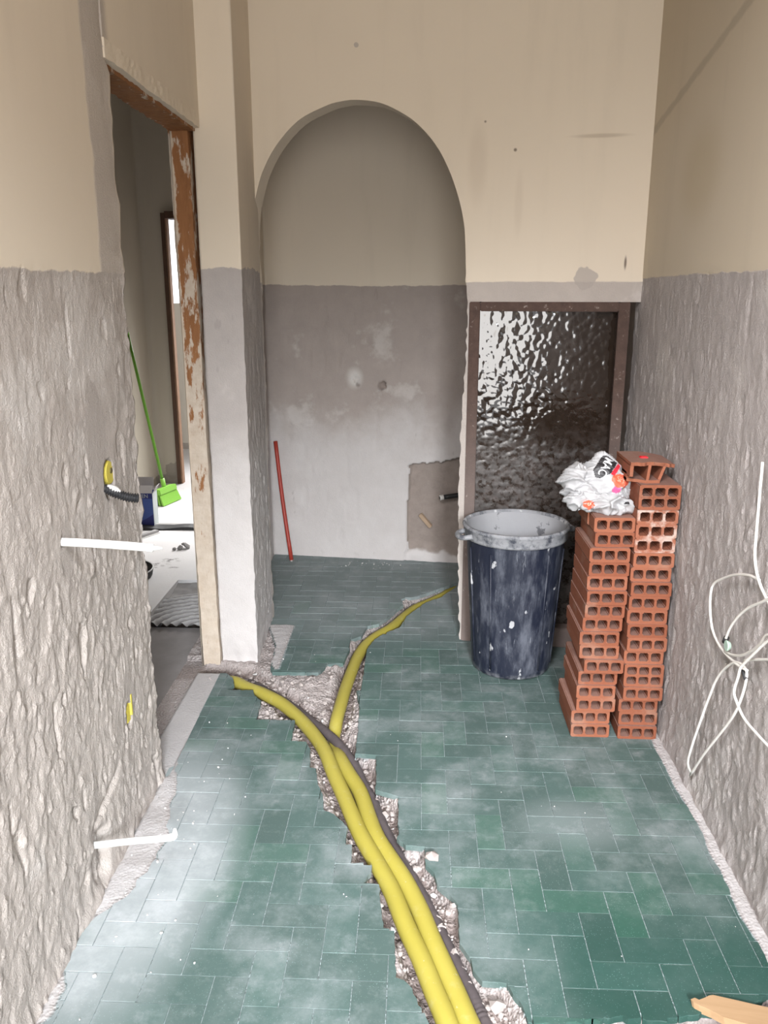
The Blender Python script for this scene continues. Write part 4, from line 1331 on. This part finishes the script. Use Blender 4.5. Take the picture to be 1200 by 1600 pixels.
for k, pts in enumerate(CABS):
    n = len(pts)
    P = [(0.829 - 0.004 * k - 0.006 * math.sin(math.pi * i / (n - 1)), y, z) for i, (y, z) in enumerate(pts)]
    if k in (0, 3): P[-1] = (0.842, P[-1][1], P[-1][2])
    reparent(tube('cable', P, 0.0036, cabm, None, 8, 5), cb)
tp = plain('black_tape', (0.03, 0.03, 0.032), 0.6)
gc = plain('pale_green_clip', (0.42, 0.56, 0.47), 0.5)
reparent(tube('tape', [(0.823, 2.072, 0.600), (0.823, 2.063, 0.617)], 0.0075, tp, None, 10, 1), cb)
reparent(tube('tape', [(0.823, 1.950, 0.590), (0.823, 1.915, 0.570)], 0.0055, tp, None, 10, 1), cb)
bm = bmesh.new(); bmesh.ops.create_cone(bm, cap_ends=True, segments=10, radius1=0.016, radius2=0.010, depth=0.012, matrix=Matrix.Translation((0.818, 2.035, 0.606)) @ Matrix.Rotation(math.pi / 2, 4, 'Y'))
bmesh.ops.bevel(bm, geom=bm.edges[:], offset=0.002, segments=1, affect='EDGES')
reparent(from_bm('cable_clip', bm, gc), cb)['label'] = 'pale green clip'

# ------------------------------------------------------------------ fittings on the left wall
wp = plain('white_pipe_plastic', (0.80, 0.795, 0.77), 0.4, 0.04, 20)
t = tube('white_pipe', [(-0.83, 1.760, 0.953), (-0.79, 1.763, 0.952), (-0.72, 1.772, 0.946), (-0.65, 1.783, 0.938), (-0.605, 1.790, 0.932)], 0.0098, wp, seg=14)
t2 = tube('end_tip', [(-0.606, 1.790, 0.932), (-0.592, 1.792, 0.9315), (-0.584, 1.793, 0.931)], 0.0065, plain('grey_tip', (0.55, 0.55, 0.53), 0.5), t, 10, 3, rfun=lambda s, L: 0.0066 * (1 - 0.6 * s / L))
tag(t, 'white plastic pipe end sticking out of the left wall at mid height', 'pipe')
t = tube('white_pipe', [(-0.845, 1.772, 0.142), (-0.79, 1.773, 0.149), (-0.72, 1.779, 0.156), (-0.65, 1.783, 0.162), (-0.612, 1.783, 0.167)], 0.0088, wp, seg=14)
tube('cut_end', [(-0.616, 1.783, 0.168), (-0.604, 1.784, 0.172), (-0.602, 1.786, 0.192)], 0.008, wp, t, 10, 4, rfun=lambda s, L: 0.0098 * (1 - 0.7 * (s / L) ** 2))
tag(t, 'white pipe with a crushed cut end low on the left wall near the floor', 'pipe')
# yellow junction box in its hole, with the black corrugated conduit
yb = plain('yellow_box_plastic', (0.55, 0.46, 0.08), 0.6, 0.15, 20)
jb = empty('junction_box', (-0.822, 2.078, 1.036)); tag(jb, 'yellow junction box set in a hole in the left wall above a black conduit', 'junction box')
bm = bmesh.new()
bmesh.ops.create_cone(bm, cap_ends=True, segments=24, radius1=0.036, radius2=0.032, depth=0.034, matrix=Matrix.Translation((0.0, 0.012, 0.008)) @ Matrix.Rotation(math.pi / 2, 4, 'Y'))
bmesh.ops.bevel(bm, geom=[e for e in bm.edges], offset=0.003, segments=2, affect='EDGES')
from_bm('shell', bm, yb, jb, False)
tube('knockout', [(0.0155, 0.016, 0.012), (0.0185, 0.016, 0.012)], 0.008, plain('dark_knockout', (0.12, 0.10, 0.03), 0.6), jb, 12, 1)
cz = plain('black_corrugated_plastic', (0.022, 0.022, 0.024), 0.4, 0.6, 40)
cpts = [(-0.835, 2.035, 1.022), (-0.800, 2.040, 1.010), (-0.775, 2.050, 0.995), (-0.75, 2.060, 0.984), (-0.727, 2.068, 0.980)]
cd = tube('corrugated_conduit', cpts, 0.0125, cz, None, 16, 24, rfun=lambda s, L: 0.0115 + 0.0019 * math.sin(s * 2 * math.pi / 0.0065), caps=False)
tag(cd, 'short black corrugated conduit coming out below the yellow junction box', 'conduit')
tube('plaster_blob', [(-0.795, 2.036, 1.021), (-0.778, 2.046, 1.008), (-0.764, 2.05, 1.0)], 0.008, whi, cd, 8, 3, rfun=lambda s, L: 0.009 * math.sin(math.pi * (0.1 + 0.85 * s / L)))
tube('bore', [(-0.731, 2.0668, 0.9802), (-0.728, 2.068, 0.980)], 0.0098, plain('dark_bore', (0.008, 0.008, 0.008), 0.9), cd, 12, 1)
sb = empty('socket_box', (-0.83, 2.072, 0.352)); tag(sb, 'small yellow socket box sunk in the left wall near the floor', 'socket box')
bm = bmesh.new(); bm_box(bm, -0.022, 0.024, -0.013, 0.018, -0.028, 0.030); bmesh.ops.bevel(bm, geom=bm.edges[:], offset=0.004, segments=2, affect='EDGES')
from_bm('shell', bm, yb, sb)
bm = bmesh.new(); bm_box(bm, -0.005, 0.030, 0.012, 0.019, -0.010, 0.052); from_bm('lug', bm, yb, sb)

# ------------------------------------------------------------------ things in the niche
rs = plain('red_rod_paint', (0.36, 0.045, 0.030), 0.45, 0.25, 14)
t = tube('red_rod', [(-0.718, 4.495, 0.012), (-0.77, 4.560, 0.36), (-0.806, 4.600, 0.685)], 0.0115, rs, seg=12)
t2 = tube('ferrule', [(-0.7175, 4.4945, 0.003), (-0.7185, 4.4955, 0.02)], 0.0085, plain('worn_metal', (0.35, 0.33, 0.31), 0.5), t, 10, 1)
tag(t, 'red rod leaning in the left corner of the arched niche', 'rod')
B2 = math.atan2(4.415 - 4.635, 1.86)


def back(s, d, z): return Vector((-0.84, 4.635, 0)) + Vector((math.cos(B2), math.sin(B2), 0)) * s + Vector((math.sin(B2), -math.cos(B2), 0)) * d + Vector((0, 0, z))


blk = plain('black_pipe_plastic', (0.018, 0.018, 0.018), 0.45)
t = tube('pipe_stub', [tuple(back(1.16, -0.05, 0.41)), tuple(back(1.09, 0.0, 0.405)), tuple(back(0.995, 0.03, 0.394))], 0.0135, blk, None, 14, 3)
tube('metal_end', [tuple(back(0.998, 0.029, 0.3943)), tuple(back(0.978, 0.036, 0.392))], 0.0150, plain('bright_metal', (0.62, 0.60, 0.57), 0.35, 0.1), t, 14, 1)
tube('bore', [tuple(back(0.9795, 0.0355, 0.3922)), tuple(back(0.977, 0.0365, 0.392))], 0.009, plain('pipe_bore', (0.02, 0.02, 0.02), 0.9), t, 12, 1)
tag(t, 'black pipe stub with a bright metal end in the broken-out corner of the niche', 'pipe')
pg = box('wood_peg', -0.048, 0.048, -0.012, 0.012, -0.011, 0.011, plain('pale_wood', (0.40, 0.29, 0.20), 0.8, 0.2, 30), None, 0.003)
pg.location = back(0.895, -0.008, 0.245); pg.rotation_euler = (0.2, 0.85, B2)
tag(pg, 'pale wooden peg stuck in the broken-out corner of the niche', 'peg')

# ------------------------------------------------------------------ things in the far room
gp_ = plain('green_plastic', (0.25, 0.54, 0.08), 0.4, 0.06, 20)
gd = plain('green_handle_coat', (0.12, 0.30, 0.03), 0.4, 0.1, 20)
bro = empty('broom', (-1.85, 5.83, 0)); tag(bro, 'green broom leaning against the wall of the room beyond the doorway', 'broom')
a0 = Vector((-1.872, 5.875, 0.125)); a1 = Vector((-2.080, 5.955, 1.205))
reparent(tube('handle', [tuple(a0), tuple(a0.lerp(a1, 0.5)), tuple(a1)], 0.011, gd, None, 12, 3), bro)
reparent(tube('end_cap', [tuple(a1), tuple(a1 + (a1 - a0).normalized() * 0.02)], 0.0135, gp_, None, 12, 1), bro)
reparent(tube('socket', [tuple(a0 - (a1 - a0).normalized() * 0.045), tuple(a0 + (a1 - a0).normalized() * 0.05)], 0.017, gp_, None, 12, 1), bro)
hb = box('head', -0.115, 0.115, -0.032, 0.032, -0.022, 0.022, gp_, None, 0.006)
hb.location = (-1.855, 5.845, 0.095); hb.rotation_euler = (-0.15, 0.0, 1.30); reparent(hb, bro)
bm = bmesh.new()
for i in range(26):
    for j in range(4):
        x = -0.108 + 0.216 * i / 25; y = -0.026 + 0.052 * j / 3
        fx = x * 1.08; fy = y * 1.6 - 0.012
        q = [bm.verts.new((x + dx, y + dy, 0)) for dx, dy in ((-0.0035, -0.005), (0.0035, -0.005), (0.0035, 0.005), (-0.0035, 0.005))]
        w_ = [bm.verts.new((fx + dx, fy + dy, -0.072)) for dx, dy in ((-0.0042, -0.007), (0.0042, -0.007), (0.0042, 0.007), (-0.0042, 0.007))]
        for a in range(4):
            b = (a + 1) % 4
            bm.faces.new((q[a], q[b], w_[b], w_[a]))
        bm.faces.new(w_)
br = from_bm('bristles', bm, gp_)
br.location = (-1.855, 5.845, 0.077); br.rotation_euler = (0.0, 0.0, 1.30); reparent(br, bro); br['kind'] = 'stuff'

# blue carton with the flaps open
bl = plain('blue_card', (0.045, 0.085, 0.30), 0.55, 0.1, 10); bd = plain('dark_blue_card', (0.018, 0.025, 0.16), 0.55, 0.1, 10)
gs = plain('pale_card_side', (0.42, 0.46, 0.46), 0.6, 0.15, 14); gl = plain('grey_card_flap', (0.42, 0.40, 0.40), 0.8, 0.1, 20)
ct = empty('carton', (-1.80, 5.21, 0.0), 0.05); tag(ct, 'opened blue carton standing on the floor beyond the doorway', 'box')
W2, D2, H2 = 0.075, 0.055, 0.235
th = 0.002
box('front_panel', -W2, W2 - 0.002, -D2, -D2 + th, 0.02, H2, bl, ct); box('back_panel', -W2, W2, D2 - th, D2, 0, H2, bl, ct)
box('side_panel', -W2, -W2 + th, -D2 + th, D2 - th, 0, H2, gs, ct); box('side_panel', W2 - th, W2, -D2, D2 - th, 0, H2, gs, ct)
box('bottom_panel', -W2 + th, W2 - th, -D2 + th, D2 - th, 0, th, gl, ct)
# darker swoosh and name band printed on the front
V = [(-W2, -D2 - 0.0012, 0.0), (W2 - 0.002, -D2 - 0.0012, 0.0)]
V += [(W2 - 0.002 - (2 * W2 - 0.002) * k / 8, -D2 - 0.0012, 0.095 - 0.06 * math.sin(k / 8 * math.pi / 2)) for k in range(9)]
mesh('printed_band', V, [tuple(range(len(V)))], bd, ct)
box('printed_top', -W2, W2 - 0.002, -D2 - 0.0012, -D2, 0.20, H2, bd, ct)
cu = bpy.data.curves.new('lettering', 'FONT'); cu.body = 'NTEN'; cu.size = 0.035; cu.align_x = 'CENTER'; cu.extrude = 0.0003
o = bpy.data.objects.new('lettering', cu); COL.objects.link(o)
me = bpy.data.meshes.new_from_object(o.evaluated_get(bpy.context.evaluated_depsgraph_get())); bpy.data.objects.remove(o)
me.materials.append(gs)
o = link('lettering', me, None, ct); o.location = (0.0, -D2 - 0.0018, 0.206); o.rotation_euler = (math.pi / 2, 0, 0)
f = box('flap', -0.06, 0.06, -0.001, 0.001, 0, 0.085, gl, ct); f.location = (-0.005, D2 - 0.002, H2); f.rotation_euler = (-0.25, 0, 0)
f = box('flap', -0.07, 0.072, -0.001, 0.001, 0, 0.055, gl, ct); f.location = (0.0, -D2 + 0.001, H2); f.rotation_euler = (-0.55, 0, 0)
f = box('flap', -0.001, 0.001, -0.045, 0.045, 0, 0.05, gl, ct); f.location = (W2 - 0.001, 0, H2); f.rotation_euler = (0, 0.5, 0)

blackb = plain('black_rubber', (0.022, 0.022, 0.024), 0.6, 0.2, 20); greyb = plain('grey_metal_bar', (0.30, 0.29, 0.29), 0.5, 0.2, 16)
st = empty('floor_strip', (-1.45, 5.17, 0)); tag(st, 'black and grey strip lying across the floor beyond the doorway', 'strip')
bm = bmesh.new()
n = 24
prev = None
for i in range(n + 1):
    x = -0.45 + 0.98 * i / n
    hgt = 0.016 + 0.006 * math.sin(i * 0.8)
    cur = [bm.verts.new((x, -0.062 - 0.008 * math.sin(i * 0.5), 0.0)), bm.verts.new((x, -0.058 - 0.006 * math.sin(i * 0.5), hgt)), bm.verts.new((x, 0.012, hgt + 0.006)), bm.verts.new((x, 0.014, 0.0))]
    if prev:
        for a in range(4):
            b = (a + 1) % 4
            bm.faces.new((prev[a], prev[b], cur[b], cur[a]))
    prev = cur
from_bm('rubber_edge', bm, blackb, st)
box('grey_bar', -0.32, 0.52, 0.016, 0.060, 0.0, 0.018, greyb, st, 0.004)
tr = box('metal_trim', -0.13, 0.13, -0.020, 0.020, 0.0, 0.020, greyb, None, 0.004)
tr.location = (-1.735, 4.945, 0.0); tr.rotation_euler = (0, 0, 1.1)
tag(tr, 'short grey metal trim lying on the pale floor in front of the blue carton', 'trim')
wl = box('white_edge', -0.13, 0.13, -0.027, -0.020, 0.0, 0.006, plain('white_edge_strip', (0.75, 0.75, 0.74), 0.6), tr)
pan = empty('round_tray', (-1.60, 4.20, 0)); tag(pan, 'round black tray with a pale edge lying half hidden behind the wall', 'tray')
lathe('wall', [(0.135, 0.0), (0.158, 0.006), (0.166, 0.045), (0.163, 0.045), (0.154, 0.008), (0.0, 0.006)], blackb, pan, 48)
lathe('edge', [(0.1655, 0.042), (0.168, 0.047), (0.164, 0.050), (0.160, 0.047)], plain('pale_rubber_edge', (0.5, 0.5, 0.5), 0.5), pan, 48)
gy_ = plain('grey_mortar_lump', (0.22, 0.21, 0.205), 0.9, 0.3, 20)
rk = rock_pile('mortar_lump', [(0, 0, 0.012, 0.022), (0.03, 0.03, 0.018, 0.024), (0.012, 0.045, 0.022, 0.02), (-0.03, -0.012, 0.008, 0.016)], gy_, None, 4)
rk.location = (-1.425, 4.70, 0); tag(rk, 'grey lump of broken mortar on the pale floor beyond the doorway', 'mortar lump')

# ------------------------------------------------------------------ splintered board at the edge of the broken floor
pm = Mat('raw_pine', 0.75, 0.25)
po = pm.obj()
pm.color(pm.mix(pm.noise(1, pm.mapv(po, scale=(6, 60, 60)), 4, 0.6), (0.30, 0.185, 0.095), (0.45, 0.30, 0.175)))
V2 = [(0.0, 0.008), (0.010, 0.014), (0.018, 0.010), (0.034, 0.020), (0.042, 0.026), (0.052, 0.030), (0.16, 0.020), (0.34, 0.004), (0.34, -0.062), (0.16, -0.044), (0.06, -0.026), (0.036, -0.012), (0.014, -0.004), (0.004, 0.002)]
bm = bmesh.new()
tpv = [bm.verts.new((x, y, 0.0)) for x, y in V2]; btv = [bm.verts.new((x + 0.006, y - 0.002, -0.020)) for x, y in V2]
bm.faces.new(tpv[::-1]); bm.faces.new(btv)
for a in range(len(V2)):
    b = (a + 1) % len(V2); bm.faces.new((tpv[a], tpv[b], btv[b], btv[a]))
brd = from_bm('splintered_board', bm, pm.m)
brd.location = (0.605, 1.480, 0.016); brd.rotation_euler = (0.0, 0.06, -0.10)
tag(brd, 'splintered pale wooden board lying over the broken edge of the floor', 'board')

# ------------------------------------------------------------------ print on the bag (last, small)
def blob(cx, cy, rx, ry, seed, n=40):
    return [(cx + rx * (0.78 + 0.4 * float(vn(2.2 * math.cos(t) + 5, 2.2 * math.sin(t) + 5, seed))) * math.cos(t), cy + ry * (0.78 + 0.4 * float(vn(2.2 * math.cos(t) + 5, 2.2 * math.sin(t) + 5, seed))) * math.sin(t)) for t in (2 * math.pi * k / n for k in range(n))]


print_patch('logo_panel', [(-0.012, 0.132), (0.022, 0.182), (0.034, 0.184), (0.070, 0.160), (0.046, 0.122), (0.040, 0.118), (0.010, 0.104), (-0.004, 0.108)], ink, 0.0012)
print_text('lettering', 'MAC', (0.028, 0.143), 0.040, -2.05, grey, 0.0030, 0.78, 0.0006)
print_patch('red_band', [(0.074, 0.158), (0.082, 0.150), (0.056, 0.110), (0.044, 0.120)], red, 0.0012)
print_patch('orange_print', blob(0.078, 0.098, 0.030, 0.024, 3), org, 0.0012)
print_text('orange_lettering', 'SPE', (0.078, 0.098), 0.026, -0.25, cremep, 0.0026, 0.8, -0.0004)
print_patch('magenta_smudge', blob(0.062, 0.066, 0.014, 0.010, 6), mag, 0.0010)
print_patch('orange_print', blob(-0.026, 0.018, 0.022, 0.014, 8), org, 0.0012)
print_text('orange_lettering', 'S', (-0.026, 0.018), 0.022, -1.2, cremep, 0.0026, 0.9)
print_text('small_lettering', 'ILL', (0.092, 0.034), 0.010, 0.05, ink, 0.0022, 1.3)
print_patch('small_mark', [(0.082, 0.016), (0.086, 0.022), (0.096, 0.022), (0.100, 0.016)], ink, 0.0012, 0.0016)
